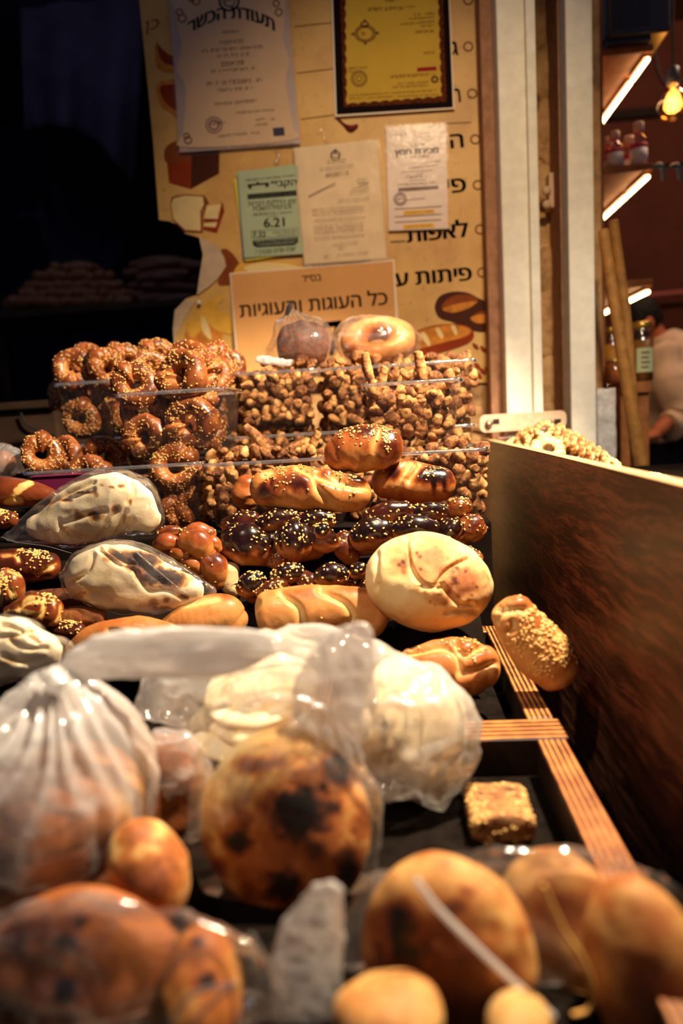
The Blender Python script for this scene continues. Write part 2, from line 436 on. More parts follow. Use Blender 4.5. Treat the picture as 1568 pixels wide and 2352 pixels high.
def panel_mat():
    m, nt, bs, _ = nodes('wood_panel')
    tc = nd(nt, 'ShaderNodeTexCoord'); mp = nd(nt, 'ShaderNodeMapping'); mp.inputs['Scale'].default_value = (1, .07, 1)
    mp.inputs['Rotation'].default_value = (math.radians(-4), 0, 0)
    nt.links.new(tc.outputs['Object'], mp.inputs[0])
    n0 = noise(nt, 9, 2, .5, tc.outputs['Object'])
    add_ = nd(nt, 'ShaderNodeVectorMath', operation='MULTIPLY_ADD'); add_.inputs[1].default_value = (.02, .0, .035)
    nt.links.new(n0.outputs['Color'], add_.inputs[0]); nt.links.new(mp.outputs[0], add_.inputs[2])
    n = noise(nt, 85, 5, .65, add_.outputs[0]); n2 = noise(nt, 330, 2, .5, add_.outputs[0])
    v = mathn(nt, 'ADD', mathn(nt, 'MULTIPLY', n.outputs[0], .65), mathn(nt, 'MULTIPLY', n2.outputs[0], .35))
    r = ramp(nt, [(.42, srgb(52, 25, 16)), (.5, srgb(92, 50, 33)), (.58, srgb(136, 82, 56))], v)
    nt.links.new(r.outputs[0], bs.inputs['Base Color']); bs.inputs['Roughness'].default_value = .45
    bump(nt, bs, v, .15, .001); M['wood_panel'] = m
panel_mat()
def ply_mat():
    # layered plywood: thin plies stacked across the part's own width (local x or y via the 'ply' attribute)
    m, nt, bs, _ = nodes('plywood')
    at = nd(nt, 'ShaderNodeAttribute', attribute_name='ply')
    n = noise(nt, 40, 4, .6)
    v = mathn(nt, 'ADD', at.outputs['Fac'], mathn(nt, 'MULTIPLY', mathn(nt, 'SUBTRACT', n.outputs[0], .5), .05))
    s = mathn(nt, 'PINGPONG', mathn(nt, 'MULTIPLY', v, 5.0), .5)
    s = mathn(nt, 'ADD', s, mathn(nt, 'MULTIPLY', mathn(nt, 'SUBTRACT', n.outputs[0], .5), .5))
    r = ramp(nt, [(.08, srgb(34, 16, 8)), (.2, srgb(92, 44, 18)), (.34, srgb(168, 98, 44)), (.47, srgb(206, 136, 70))], s)
    nt.links.new(r.outputs[0], bs.inputs['Base Color']); bs.inputs['Roughness'].default_value = .5; M['plywood'] = m
ply_mat()

def film(name, milk, gloss=.10, rough=.07, nscale=25, milkvar=.5, tint=(1, .985, .96), bstr=.3, bscale=None, stretch=None, fk=.55):
    """thin clear or milky plastic film"""
    m, nt, bs, out = nodes(name); nt.nodes.remove(bs)
    tr = nd(nt, 'ShaderNodeBsdfTransparent'); tr.inputs[0].default_value = (*tint, 1)
    gl = nd(nt, 'ShaderNodeBsdfGlossy'); gl.inputs['Roughness'].default_value = rough; gl.inputs[0].default_value = (1, .97, .94, 1)
    df = nd(nt, 'ShaderNodeBsdfDiffuse'); df.inputs[0].default_value = (.95, .92, .89, 1)
    tl = nd(nt, 'ShaderNodeBsdfTranslucent'); tl.inputs[0].default_value = (.95, .92, .89, 1)
    dm = nd(nt, 'ShaderNodeMixShader'); dm.inputs[0].default_value = .6
    nt.links.new(df.outputs[0], dm.inputs[1]); nt.links.new(tl.outputs[0], dm.inputs[2])
    vec = None
    if stretch:
        tc = nd(nt, 'ShaderNodeTexCoord'); mp = nd(nt, 'ShaderNodeMapping'); mp.inputs['Scale'].default_value = stretch
        nt.links.new(tc.outputs['Object'], mp.inputs[0]); vec = mp.outputs[0]
    n = noise(nt, nscale, 4, .6, vec)
    mk = mathn(nt, 'MULTIPLY', mathn(nt, 'ADD', mathn(nt, 'MULTIPLY', mathn(nt, 'SUBTRACT', n.outputs[0], .5), 2.4*milkvar), 1.0), milk, True)
    at = nd(nt, 'ShaderNodeAttribute', attribute_name='milk')
    mk = mathn(nt, 'ADD', mk, at.outputs['Fac'], True)
    a = nd(nt, 'ShaderNodeMixShader'); nt.links.new(mk, a.inputs[0]); nt.links.new(tr.outputs[0], a.inputs[1]); nt.links.new(dm.outputs[0], a.inputs[2])
    fr = nd(nt, 'ShaderNodeLayerWeight'); fr.inputs[0].default_value = .25
    fc = mathn(nt, 'ADD', mathn(nt, 'MULTIPLY', fr.outputs['Fresnel'], fk), gloss, True)
    b = nd(nt, 'ShaderNodeMixShader'); nt.links.new(fc, b.inputs[0]); nt.links.new(a.outputs[0], b.inputs[1]); nt.links.new(gl.outputs[0], b.inputs[2])
    bp = nd(nt, 'ShaderNodeBump'); bp.inputs['Strength'].default_value = bstr; bp.inputs['Distance'].default_value = .004
    nb = noise(nt, bscale or nscale*2, 3, .5, vec); nt.links.new(nb.outputs[0], bp.inputs['Height'])
    for s in (gl, df): nt.links.new(bp.outputs[0], s.inputs['Normal'])
    nt.links.new(b.outputs[0], out.inputs[0]); M[name] = m
film('clear_tub', .012, .015, .10, 30, .5, (.97, .96, .94), .6, 120, (1, 1, .12), .35)
film('tub_rim', .22, .34, .07, 30, .4, (.97, .96, .94), .2)
film('clear_bag', .035, .06, .06, 22, .8, (1, .985, .96), .8, 32, None, .42)
film('knot_bag', .15, .10, .10, 18, .8, (1, .98, .95), .4, 40)
film('hazy_bag', .36, .11, .11, 18, .8, (1, .98, .95), .4, 40)
film('milky_bag', .9, .05, .16, 16, .5, (1, .97, .94), .35, 36)
film('sleeve_film', .05, .006, .22, 22, .8, (1, .98, .96), .2, 45, None, .1)
film('clear_glass', .0, .06, .03, 20, .0, (.98, .98, .95), .0)
film('amber_glass', .0, .12, .03, 20, .0, (.98, .60, .20), .0)
film('honey_glass', .06, .06, .05, 20, .0, (.85, .62, .25), .0)
film('frost_bag', .52, .05, .14, 18, .7, (1, .97, .95), .35, 40)
flat('gold_glint', srgb(226, 170, 90), .25, .6)
# ------------------------------------------------------------------ setting
WY = 1.87                                   # face of the stone wall behind the stall
def X(px, Y): return P(px, 900, Y)[0]
def boxo(name, x0, x1, y0, y1, z0, z1, mat, kind='structure', bev=0.0, parent=None, label=None, cat=None):
    o = MB().box(x0, x1, y0, y1, z0, z1).build(name, mat, parent, bevel=bev)
    return tag(o, label, cat, None, kind)
boxo('floor', -4, 5, -1.5, 6, -.06, 0, M['pavement'])
boxo('wall_back', X(548, WY), X(1384, WY), WY, WY+.25, 0, 3.2, M['stone'])
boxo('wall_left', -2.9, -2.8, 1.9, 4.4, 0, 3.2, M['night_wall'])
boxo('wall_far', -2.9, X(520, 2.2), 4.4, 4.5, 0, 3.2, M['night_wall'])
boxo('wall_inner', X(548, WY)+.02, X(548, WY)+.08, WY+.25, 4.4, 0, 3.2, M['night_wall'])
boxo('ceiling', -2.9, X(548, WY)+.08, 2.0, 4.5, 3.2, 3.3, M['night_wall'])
boxo('wall_shop', .5, 4.2, 4.6, 4.7, 0, 3.6, M['shop_wall_paint'])
boxo('wall_right', 4.2, 4.3, 1.9, 4.6, 0, 3.6, M['shop_wall_paint'])
boxo('ceiling_shop', X(1384, WY), 4.3, 2.1, 4.7, 3.5, 3.6, M['shop_wall_paint'])
for n_, (p0, p1, Y) in enumerate([((1400, 262), (1600, 250), 4.56)]):
    a, b = P(*p0, Y), P(*p1, Y); boxo('trim_1', a[0], b[0], Y, Y+.04, a[2]-.03, a[2]+.02, M['dark_gap'])
# rubble lumps set into the wall face beside the posts and under the board
mb = MB(); rs = random.Random(4)
def lump(px, py, rx, rz, s):
    c = P(px, py, WY); V, F = ball((0, 0, 0), rx*1.5, .018, rz*1.3, 36, 24)
    V = V*(1+.3*fbm(V+s, .025, 4, s))[:, None]; mb.add(V+c, F)
for k, (px, py, rx, rz) in enumerate([(1112, 915, .03, .035), (1098, 960, .03, .03), (1140, 925, .028, .03), (1275, 880, .04, .06), (1272, 740, .04, .07), (1275, 620, .04, .05),
        (1272, 430, .035, .05), (1275, 300, .04, .07), (1272, 160, .04, .06), (1130, 965, .03, .02), (1275, 950, .04, .03)]):
    lump(px, py, rx, rz, k)
o = mb.build('wall_rubble', M['stone'], smooth=True); o['kind'] = 'structure'

def post(name, label, pxl, pxr, Yf, lip=None, flange=None):
    """white painted steel upright; xl..xr is its face"""
    e = empty(name, (float(X(pxl, Yf)), Yf, 0)); tag(e, label, 'post')
    x0, x1 = X(pxl, Yf), X(pxr, Yf)
    f = MB().box(x0, x1, Yf, WY+.01, 0, 3.1).build('post_face', M['white_paint'], e, bevel=.004)
    if lip:
        xl = X(lip, Yf-.018); MB().box(x1-.002, xl, Yf-.018, WY, 0, 3.1).build('edge_strip', M['white_paint'], e, bevel=.003)
    if flange:
        xf = X(flange, Yf+.06); MB().box(xf, x0+.002, Yf+.06, WY+.01, 0, 3.1).build('side_flange', M['post_flange'], e, bevel=.003)
    return e
pA = post('steel_post', 'cream painted steel post nearest the menu board, with a brown side flange', 1163, 1224, 1.72, 1247, 1127)
pB = post('steel_post', 'cream painted steel post at the shop corner, right of the rough stone strip', 1311, 1369, 1.70, None, 1293)  # brown flange here is the shaded left side put into colour
# small steel plate with two bolts screwed on the stone strip
a, b = P(1249, 412, WY), P(1286, 488, WY)
e = empty('bolted_plate', (float(a[0]), WY-.05, float(b[2]))); tag(e, 'small painted plate with two round bolts on the stone strip', 'plate')
MB().box(a[0], b[0], WY-.05, WY, b[2], a[2]).build('plate', M['bracket_paint'], e, bevel=.003)
for py in (438, 470):
    c = P(1255, py, WY-.052); V, F = ball(c, .011, .008, .011, 20, 12); add('bolt', V, F, M['bracket_paint'], e)
# wall bracket at the foot of the first post
a, b = P(1101, 955, 1.70), P(1300, 987, 1.70)
e = empty('wall_bracket', (float(a[0]), 1.70, float(b[2]))); tag(e, 'flat painted steel bracket with slotted bolt holes at the foot of the first post', 'bracket')
mbk = MB(); n = 10; pts = []
w_, h_ = b[0]-a[0], .042; r = .014; zc = P(1200, 968, 1.70)[2]
for cx, cz, a0 in ((a[0]+w_-r, zc+h_/2-r, 0), (a[0]+r, zc+h_/2-r, 90), (a[0]+r, zc-h_/2+r, 180), (a[0]+w_-r, zc-h_/2+r, 270)):
    pts += [(cx+r*math.cos(math.radians(a0+90*k/6)), cz+r*math.sin(math.radians(a0+90*k/6))) for k in range(7)]
V = [(x, 1.697, z) for x, z in pts]+[(x, 1.705, z) for x, z in pts]; n = len(pts)
mbk.add(V, [list(range(n)), list(range(n, 2*n))[::-1]]+[(k, k+n, (k+1) % n+n, (k+1) % n) for k in range(n)])
mbk.build('plate', M['bracket_paint'], e)
for px in (1122, 1262):
    c = P(px, 974, 1.694); V, F = ball(c, .010, .010, .010, 16, 10); add('bolt', V, F, M['bolt_steel'], e)
for px in (1139, 1280):
    c = P(px, 968, 1.6965); MB().box(c[0]-.008, c[0]+.008, 1.6955, 1.698, c[2]-.006, c[2]+.006).build('slot', M['dark_gap'], e)
# white rough block right of the second post
a, b = P(1369, 893, 1.74), P(1418, 1085, 1.74)
V, F, t, a = sweep([[*( (a[0]+b[0])/2, 1.80, .55), (b[0]-a[0])/2, .06], [(a[0]+b[0])/2, 1.80, float(a[2]), (b[0]-a[0])/2, .06]], 60, 40, (0, 1, 0), (.01, .01), 8)
V = V + vnormals(V, F)*(fbm(V, .03, 4, 3)*.004)[:, None]
tag(add('plaster_block', V, F, M['white_plaster']), 'rough whitewashed stone block beside the second post, above the dried rings', 'block', None, 'structure')

# ------------------------------------------------------------------ dark stall on the left
Y = 4.38
def ribbon_px(L, Y, mat, name, parent, th=.004):
    V, F, t, a = sweep(keys(None, Y, L, .15), 30, 10); return add(name, V, F, mat, parent)
c0 = P(180, 600, Y); e = empty('wall_mural', tuple(c0)); tag(e, 'pale paint splash mural on the dark wall of the left stall', 'mural')
for L in ([(160, 620, 60), (165, 540, 55), (150, 500, 30), (120, 420, 6)], [(240, 600, 45), (230, 520, 50), (270, 560, 20), (265, 510, 8)],
          [(110, 500, 8), (80, 495, 6), (40, 493, 3)], [(90, 470, 6), (95, 500, 10), (120, 560, 25)], [(150, 470, 10), (152, 430, 5)], [(175, 470, 10), (172, 430, 4)]):
    ribbon_px(L, Y, M['night_paint'], 'paint_drip', e)
# hanging cloth
pts = [(20, -60), (150, 80), (250, 300), (330, 430)]; V = []; F = []; nu, nv = 24, 20
for i in range(nu):
    for j in range(nv):
        u, v = i/(nu-1), j/(nv-1)
        top = np.array([40+300*u, -80.]); bot = np.array([60+250*u, 300+130*u-60*math.sin(math.pi*u)])
        q = top*(1-v)+bot*v; V.append(P(q[0], q[1], 3.3+.05*math.sin(u*14)*v))
F = [(i*nv+j, i*nv+j+1, (i+1)*nv+j+1, (i+1)*nv+j) for i in range(nu-1) for j in range(nv-1)]
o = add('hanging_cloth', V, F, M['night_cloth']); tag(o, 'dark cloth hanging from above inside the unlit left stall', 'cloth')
sm = o.modifiers.new('thick', 'SOLIDIFY'); sm.thickness = .01
# shelf and loaves far inside
a, b = P(-20, 716, 3.0), P(455, 700, 3.0)
e = empty('bread_shelf', (float(a[0]), 3.0, 0)); tag(e, 'dark shelf holding heaped rolls inside the unlit left stall', 'shelf')
zsh = P(200, 716, 3.0)[2]
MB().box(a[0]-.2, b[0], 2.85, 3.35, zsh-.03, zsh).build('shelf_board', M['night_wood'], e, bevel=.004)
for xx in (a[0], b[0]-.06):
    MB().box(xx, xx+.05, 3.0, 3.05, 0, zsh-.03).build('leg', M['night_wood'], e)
proto = None; rs = random.Random(8); rows = [(700, 20, 300, 14), (682, 50, 300, 12), (662, 60, 280, 10), (640, 80, 260, 8), (620, 110, 230, 4)]
for ri, (py, x0, x1, cnt) in enumerate(rows):
    for k in range(cnt):
        px = x0+(x1-x0)*(k+.5)/cnt+rs.uniform(-4, 4); c = P(px, py-4+rs.uniform(-2, 2), 2.94+.035*ri+rs.uniform(-.01, .01))
        if proto is None:
            V, F, t, a = sweep([[-.02, 0, 0, .026, .026], [.02, 0, 0, .026, .026]], 10, 14); V = V*(1+.06*fbm(V, .03, 2, 1))[:, None]
            proto = add('bread_roll', V, F, M['brown_bread'], None, {'bake': np.full(len(V), .55)}, loc=(0, 0, 0)); o = proto
        else: o = copy_tree(proto)
        o.location = c; o.rotation_euler = (rs.uniform(-.2, .2), rs.uniform(-.3, .3), rs.uniform(-1, 1)); o.scale = [rs.uniform(.85, 1.15)]*3
        tag(o, 'small brown roll in the heap on the dark back shelf', 'bread roll', 'rolls heaped on the dark back shelf')
proto = None
for k in range(12):
    px, py = 350+(k % 3)*34+rs.uniform(-8, 8), 606+(k//3)*25+(k % 3)*5; c = P(px, py, 2.98+rs.uniform(-.02, .03))
    if proto is None:
        V, F, t, a = sweep([[-.11, 0, 0, .02, .024], [0, 0, .006, .027, .03], [.11, 0, 0, .02, .024]], 20, 14)
        proto = add('baguette', V, F, M['brown_bread'], None, {'bake': np.full(len(V), .75)}, loc=(0, 0, 0)); o = proto
    else: o = copy_tree(proto)
    o.location = c; o.rotation_euler = (0, rs.uniform(-.1, .15), rs.uniform(-.3, .3))
    tag(o, 'long thin loaf stacked at the right of the dark back shelf', 'baguette', 'long loaves at the right of the dark back shelf')
# dark counter under it, with a cable
a, b = P(-60, 948, 1.75), P(128, 942, 1.75)
e = empty('side_counter', (float(a[0]), 1.75, 0)); tag(e, 'dark wooden counter of the neighbouring stall at the left edge', 'counter')
MB().box(a[0]-.3, b[0], 1.75, 2.1, .2, a[2]).build('counter_body', M['night_wood'], e, bevel=.006)
MB().box(a[0]-.3, b[0]+.01, 1.73, 2.12, a[2], a[2]+.02).build('counter_top', M['night_wood'], e, bevel=.004)
V, F, t, a = sweep(keys(None, 1.735, [(48, 950, 3), (62, 975, 3), (95, 992, 3), (125, 1000, 3)]), 30, 8)
tag(add('power_cable', V, F, M['rope']), 'black cable drooping over the front of the dark side counter', 'cable')

# ------------------------------------------------------------------ stall furniture
HT = .90                                    # top of the bread tray rails
e = empty('stall_table', (-.35, .8, 0)); tag(e, 'wooden stall table under the bread trays', 'table')
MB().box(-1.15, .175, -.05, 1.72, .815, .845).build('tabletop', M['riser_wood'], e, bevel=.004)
for xx in (-1.1, .10):
    for yy in (.02, 1.62): MB().box(xx, xx+.06, yy, yy+.06, 0, .815).build('leg', M['riser_wood'], e)
# side panel: inner face x=.24, top z=1.178
e = MB().box(.24, .257, .05, 1.80, .70, 1.178).build('wood_panel', M['wood_panel'], None, bevel=.0015, loc=(.25, .9, .70))
tag(e, 'tall brown wood grain side panel bounding the stall on the right', 'panel')
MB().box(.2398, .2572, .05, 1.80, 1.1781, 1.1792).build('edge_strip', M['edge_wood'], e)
a = MB().box(.2575, .33, 1.655, 1.671, .70, 1.185).build('divider_board', M['wood_panel'], None, bevel=.0015)
tag(a, 'wooden divider board meeting the far end of the side panel', 'panel')
# plywood bread tray with compartments
tray = empty('bread_tray', (-.4, .7, .845)); tag(tray, 'plywood compartment tray with striped rails under the breads', 'tray')
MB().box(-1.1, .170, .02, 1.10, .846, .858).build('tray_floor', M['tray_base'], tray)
def rail(x0, x1, y0, y1, along, z1=HT):
    n = 24; V = []; F = []; A = []
    L = np.linspace(0, 1, n)
    for t in L:
        for (u, v) in ((0, 0), (0, 1), (.25, 1), (.5, 1), (.75, 1), (1, 1), (1, 0)):
            if along == 'y': V.append((x0+(x1-x0)*u, y0+(y1-y0)*t, .858+(z1-.858)*v))
            else: V.append((x0+(x1-x0)*t, y0+(y1-y0)*u, .858+(z1-.858)*v))
            A.append(u if v else u)
    F = [(i*7+j, (i+1)*7+j, (i+1)*7+(j+1) % 7, i*7+(j+1) % 7) for i in range(n-1) for j in range(7)]+[list(range(7)), [(n-1)*7+j for j in range(7)][::-1]]
    if along == 'x': F = [list(f)[::-1] for f in F]
    o = add('rail', V, F, M['plywood'], tray, {'ply': A}, smooth=False)
    b = o.modifiers.new('bevel', 'BEVEL'); b.width = .0015; b.segments = 1; b.limit_method = 'ANGLE'
XO = .171
rail(XO-.030, XO, .02, .700, 'y'); rail(XO-.030, XO, .752, 1.10, 'y')
rail(-.10, XO+.004, .702, .750, 'x'); rail(-1.1, XO-.03, 1.07, 1.10, 'x')
rail(-.12, -.09, .752, 1.07, 'y')
# sloped board and stepped riser that carry the heap and the tubs
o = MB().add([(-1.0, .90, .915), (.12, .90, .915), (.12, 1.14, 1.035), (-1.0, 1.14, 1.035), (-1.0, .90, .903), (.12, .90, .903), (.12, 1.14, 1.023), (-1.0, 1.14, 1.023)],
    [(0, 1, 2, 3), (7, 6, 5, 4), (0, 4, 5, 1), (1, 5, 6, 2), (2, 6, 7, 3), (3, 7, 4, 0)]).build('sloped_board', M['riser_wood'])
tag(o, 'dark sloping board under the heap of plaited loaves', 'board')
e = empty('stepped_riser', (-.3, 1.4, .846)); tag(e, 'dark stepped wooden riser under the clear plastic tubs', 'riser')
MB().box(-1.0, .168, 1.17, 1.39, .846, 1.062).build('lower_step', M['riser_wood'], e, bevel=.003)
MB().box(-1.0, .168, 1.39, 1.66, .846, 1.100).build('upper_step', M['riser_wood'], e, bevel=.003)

# ------------------------------------------------------------------ shop on the right
YS = 2.15
def shelf(name, label, py_front, tubes):
    """shelf running back in depth; its free edge is seen from the side"""
    f = P(1500, py_front, YS); x1 = f[0]; x0 = X(1372, YS)-.3
    e = empty(name, (float(x0), YS, float(f[2]))); tag(e, label, 'shelf')
    MB().box(x0, x1, YS, YS+.75, f[2]-.02, f[2]).build('shelf_board', M['shelf_wood'], e, bevel=.002)
    for y0, y1 in tubes:
        o = MB(); 
        V, F, t, a = sweep([[x1-.012, y0, f[2]-.036, .006, .006], [x1-.012, y1, f[2]-.036, .006, .006]], 8, 12, (0, 0, 1), (.6, .6)); 
        add('light_tube', V, F, M['tube_glow'], e)
        MB().box(x1-.022, x1-.002, y0, y1, f[2]-.029, f[2]-.0201).build('tube_holder', M['shelf_wood'], e)
    return f
sh0 = shelf('lit_shelf', 'top brown shelf with glowing light tubes below the black box', 100, ((YS+.01, YS+.13), (YS+.15, YS+.60)))
sh1 = shelf('lit_shelf', 'middle brown shelf with glowing tubes carrying small pink labelled bottles', 373, ((YS+.01, YS+.17), (YS+.19, YS+.55)))
sh2 = shelf('lit_shelf', 'lowest lit brown shelf, partly behind the leaning poles', 640, ((YS+.01, YS+.28), (YS+.33, YS+.6)))
x0 = X(1369, YS)-.02
tag(boxo('shelf_upright', x0-.02, X(1385, YS), YS-.022, YS-.001, .2, 2.6, M['shelf_wood'], 'thing'), 'brown wooden upright of the shelves next to the second post', 'upright')
a, b = P(1384, -60, YS), P(1530, 92, YS)
e = empty('wall_heater', (float((a[0]+b[0])/2), YS, float(b[2]))); tag(e, 'black ribbed box mounted above the top lit shelf', 'box')
mbx = MB().box(a[0], b[0], YS-.04, YS+.22, sh0[2]+.012, sh0[2]+.26)
mbx.build('casing', M['black_plastic'], e, bevel=.01)
g = MB()
for k in range(16): xx = a[0]+.012+k*.0065; g.box(xx, xx+.003, YS-.043, YS-.039, sh0[2]+.03, sh0[2]+.24)
g.build('grille', M['black_plastic'], e)
MB().box(a[0]+.005, b[0]-.05, YS-.02, YS+.2, sh0[2]+.0005, sh0[2]+.012).build('foot_plate', M['black_plastic'], e)
# small bottles
def revolve(prof, n=28):
    V = [(r*math.cos(2*math.pi*k/n), r*math.sin(2*math.pi*k/n), z) for z, r in prof for k in range(n)]
    F = [(i*n+k, i*n+(k+1) % n, (i+1)*n+(k+1) % n, (i+1)*n+k) for i in range(len(prof)-1) for k in range(n)]
    return np.array(V), F+[list(range(n))[::-1], [(len(prof)-1)*n+k for k in range(n)]]
def bottle(px, pytop, dy, label):
    b = P(px, 373, YS+dy); t = P(px, pytop, YS+dy); z0 = sh1[2]+.0005; h = t[2]-z0
    e = empty('small_bottle', (float(b[0]), YS+dy, float(z0))); tag(e, label, 'bottle')
    V, F = revolve([(0, .001), (0, .021), (.004, .024), (h*.52, .024), (h*.64, .019), (h*.74, .011), (h*.8, .010)]); add('bottle_body', V+np.array(e.location), F, M['clear_glass'], e)
    V, F = revolve([(.006, .0245), (h*.40, .0245)]); add('label', V+np.array(e.location), F, M['bottle_label'], e)
    V, F = revolve([(h*.40, .0246), (h*.50, .0246)]); add('label_band', V+np.array(e.location), F, M['bottle_pink'], e)
    V, F = revolve([(h*.78, .013), (h*.80, .0145), (h*.98, .0145), (h, .013)]); add('bottle_cap', V+np.array(e.location), F, M['bottle_cap'], e)
bottle(1466, 282, .035, 'tall pink labelled bottle nearest the free edge of the middle shelf')
bottle(1411, 303, .03, 'pink labelled bottle with pale cap next to the shelf upright')
bottle(1444, 314, .12, 'bottle standing just behind the tall pink labelled one')
bottle(1395, 318, .12, 'bottle at the very left of the middle shelf, half hidden')
# pendant bulb
c = P(1545, 238, 2.35); e = empty('pendant_bulb', tuple(c)); tag(e, 'amber filament bulb hanging on a cord at the right edge', 'lamp')
V, F = revolve([(-.05, .004), (-.048, .016), (-.036, .034), (-.015, .047), (.005, .048), (.022, .041), (.038, .028), (.05, .017), (.056, .015)]); add('glass_bulb', V+c, F, M['amber_glass'], e)
mbf = MB()
for k in range(6):
    a_ = k*math.pi/3; V, F, t, a = sweep([[.012*math.cos(a_), .012*math.sin(a_), -.022, .0022, .0022], [.014*math.cos(a_), .014*math.sin(a_), 0, .0022, .0022], [.010*math.cos(a_), .010*math.sin(a_), .022, .0022, .0022]], 10, 8, (1, .3, 0)); mbf.add(V+c, F)
mbf.build('filament', M['filament_glow'], e, smooth=True)
V, F = revolve([(.053, .017), (.056, .019), (.10, .019), (.108, .010), (.11, .004)]); add('lamp_socket', V+c, F, M['black_plastic'], e)
V, F, t, a = sweep([[c[0], c[1], c[2]+.108, .003, .003], [c[0]-.004, c[1], c[2]+.6, .003, .003], [c[0]-.01, c[1], 3.5, .003, .003]], 20, 8, (0, 1, 0)); add('cord', V, F, M['rope'], e)
l = D.lights.new('bulb_light', 'POINT'); l.energy = 2; l.color = (1, .55, .2); l.shadow_soft_size = .03
lo = D.objects.new('bulb_light', l); COL.objects.link(lo); lo.location = c + np.array([0, 0, 0]); lo.parent = None
for nme, L, lab in (('loose_cable', [(1498, 95, 3), (1510, 160, 3), (1530, 195, 3), (1560, 190, 3), (1600, 150, 3)], 'loose dark cable looping behind the pendant bulb'),):
    V, F, t, a = sweep(keys(None, 2.9, L), 40, 8); tag(add(nme, V, F, M['rope']), lab, 'cable')
# pipe on the far wall, blue hooks
V, F, t, a = sweep(keys(None, 4.5, [(1470, 680, 5), (1600, 668, 5)]), 8, 10); tag(add('wall_pipe', V, F, M['pink_pipe']), 'thin pinkish pipe along the far shop wall above the person', 'pipe')
for k, (px, lab) in enumerate(((1512, 'blue plastic hook nearest the middle shelf end'), (1550, 'blue plastic hook at the right edge of the photo'))):
    V, F, t, a = sweep(keys(None, 2.3, [(px-12, 383, 4), (px+2, 380, 6), (px+9, 388, 5), (px+10, 412, 3)]), 24, 10); tag(add('shelf_hook', V, F, M['blue_plastic']), lab, 'hook')
xh0, xh1 = sh1[0], X(1640, 2.3); MB().box(sh1[0]-.05, xh1, 2.302, 2.314, P(1512, 380, 2.3)[2]-.004, P(1512, 380, 2.3)[2]+.004).build('hook_rod', M['dark_gap'])
D.objects['hook_rod']['kind'] = 'structure'
# shelf board with the jars
f = P(1490, 876, 2.0); x0 = X(1385, YS)+.002
e = empty('jar_shelf', (float(x0), 2.0, float(f[2]))); tag(e, 'brown wooden shelf ledge under the jars behind the poles', 'shelf')
MB().box(x0, f[0], 1.98, 2.3, f[2]-.03, f[2]).build('shelf_board', M['shelf_wood'], e, bevel=.002)
MB().box(x0, x0+.03, 2.0, 2.28, 0, f[2]-.03).build('leg', M['shelf_wood'], e); MB().box(f[0]-.03, f[0], 2.0, 2.28, 0, f[2]-.03).build('leg', M['shelf_wood'], e)
def jar(px, pytop, wpx, Y, label, glass, lid, lab):
    z0 = f[2]+.0005; t = P(px, pytop, Y); h = t[2]-z0; r = S(wpx/2, Y); c = np.array([t[0], Y, z0])
    e = empty('glass_jar', tuple(c)); tag(e, label, 'jar')
    V, F = revolve([(0, r*.8), (.006, r), (h*.72, r), (h*.82, r*.85), (h*.88, r*.78), (h*.9, r*.78)]); add('jar_glass', V+c, F, M[glass], e)
    V, F = revolve([(h*.88, r*.84), (h*.885, r*.88), (h*.98, r*.88), (h, r*.8)]); add('lid', V+c, F, M[lid], e)
    if lab:
        n = 14; V = [(r*1.01*math.cos(q), r*1.01*math.sin(q), z) for z in (h*.16, h*.56) for q in np.linspace(-2.3, -.7, n)]
        add('label', np.array(V)+c, [(k, k+1, k+n+1, k+n) for k in range(n-1)], M['jar_label'], e)
        g = MB()
        for k in range(4):
            q = np.linspace(-1.9, -1.2 - .1*(k % 2), 6); zz = h*(.48-.08*k)
            g.add([(r*1.02*math.cos(t_), r*1.02*math.sin(t_), z_)+c for z_ in (zz-.003, zz+.003) for t_ in q], [(i, i+1, i+7, i+6) for i in range(5)])
        g.build('label_print', M['ink_grey'], e)
    V, F = revolve([(.004, r*.9), (h*.7, r*.94)]); add('preserve', V+c, F, M['pepper'] if not lab else M['honey_fill'], e)
    return e
flat('honey_fill', srgb(150, 96, 36), .3, .5)
jar(1472, 740, 50, 2.05, 'tall jar with gold lid and pale green label, seen against the white shirt', 'clear_glass', 'jar_lid', True)
jar(1404, 752, 46, 2.2, 'jar of yellow peppers with a lid, left of the leaning poles', 'clear_glass', 'jar_lid', False)
jar(1410, 826, 42, 2.03, 'short dark glass jar on the ledge left of the leaning poles', 'honey_glass', 'jar_lid', False)
# leaning poles
for L, lab in (([(1385, 530, 11), (1420, 760, 12.5), (1476, 1100, 15)], 'front wooden pole leaning across the white shirt'),
               ([(1408, 508, 10), (1440, 760, 11), (1462, 1080, 12, .0)], 'rear wooden pole leaning just behind the other one')):
    Yp = 1.72 if 'front' in lab else 1.80
    K = keys(None, Yp, L); k0, k1 = np.array(K[0]), np.array(K[-1]); d = (k1-k0)/(k1[2]-k0[2])*(0.62-k1[2]); K.append(list(k1+d)); K[-1][3] = K[-1][4] = .0165
    V, F, t, a = sweep(K, 40, 18, (0, 1, 0), (.3, .1)); tag(add('wooden_pole', V, F, M['pole_wood']), lab, 'pole')
# bin of dried rings behind the panel
e = empty('ring_counter', (.6, 1.3, 0)); tag(e, 'counter behind the side panel carrying the dried rings', 'counter')
MB().box(.30, .95, .55, 1.65, 1.06, 1.10).build('counter_top', M['riser_wood'], e, bevel=.003)
for xx in (.31, .9):
    for yy in (.57, 1.6): MB().box(xx, xx+.04, yy, yy+.04, 0, 1.06).build('leg', M['riser_wood'], e)
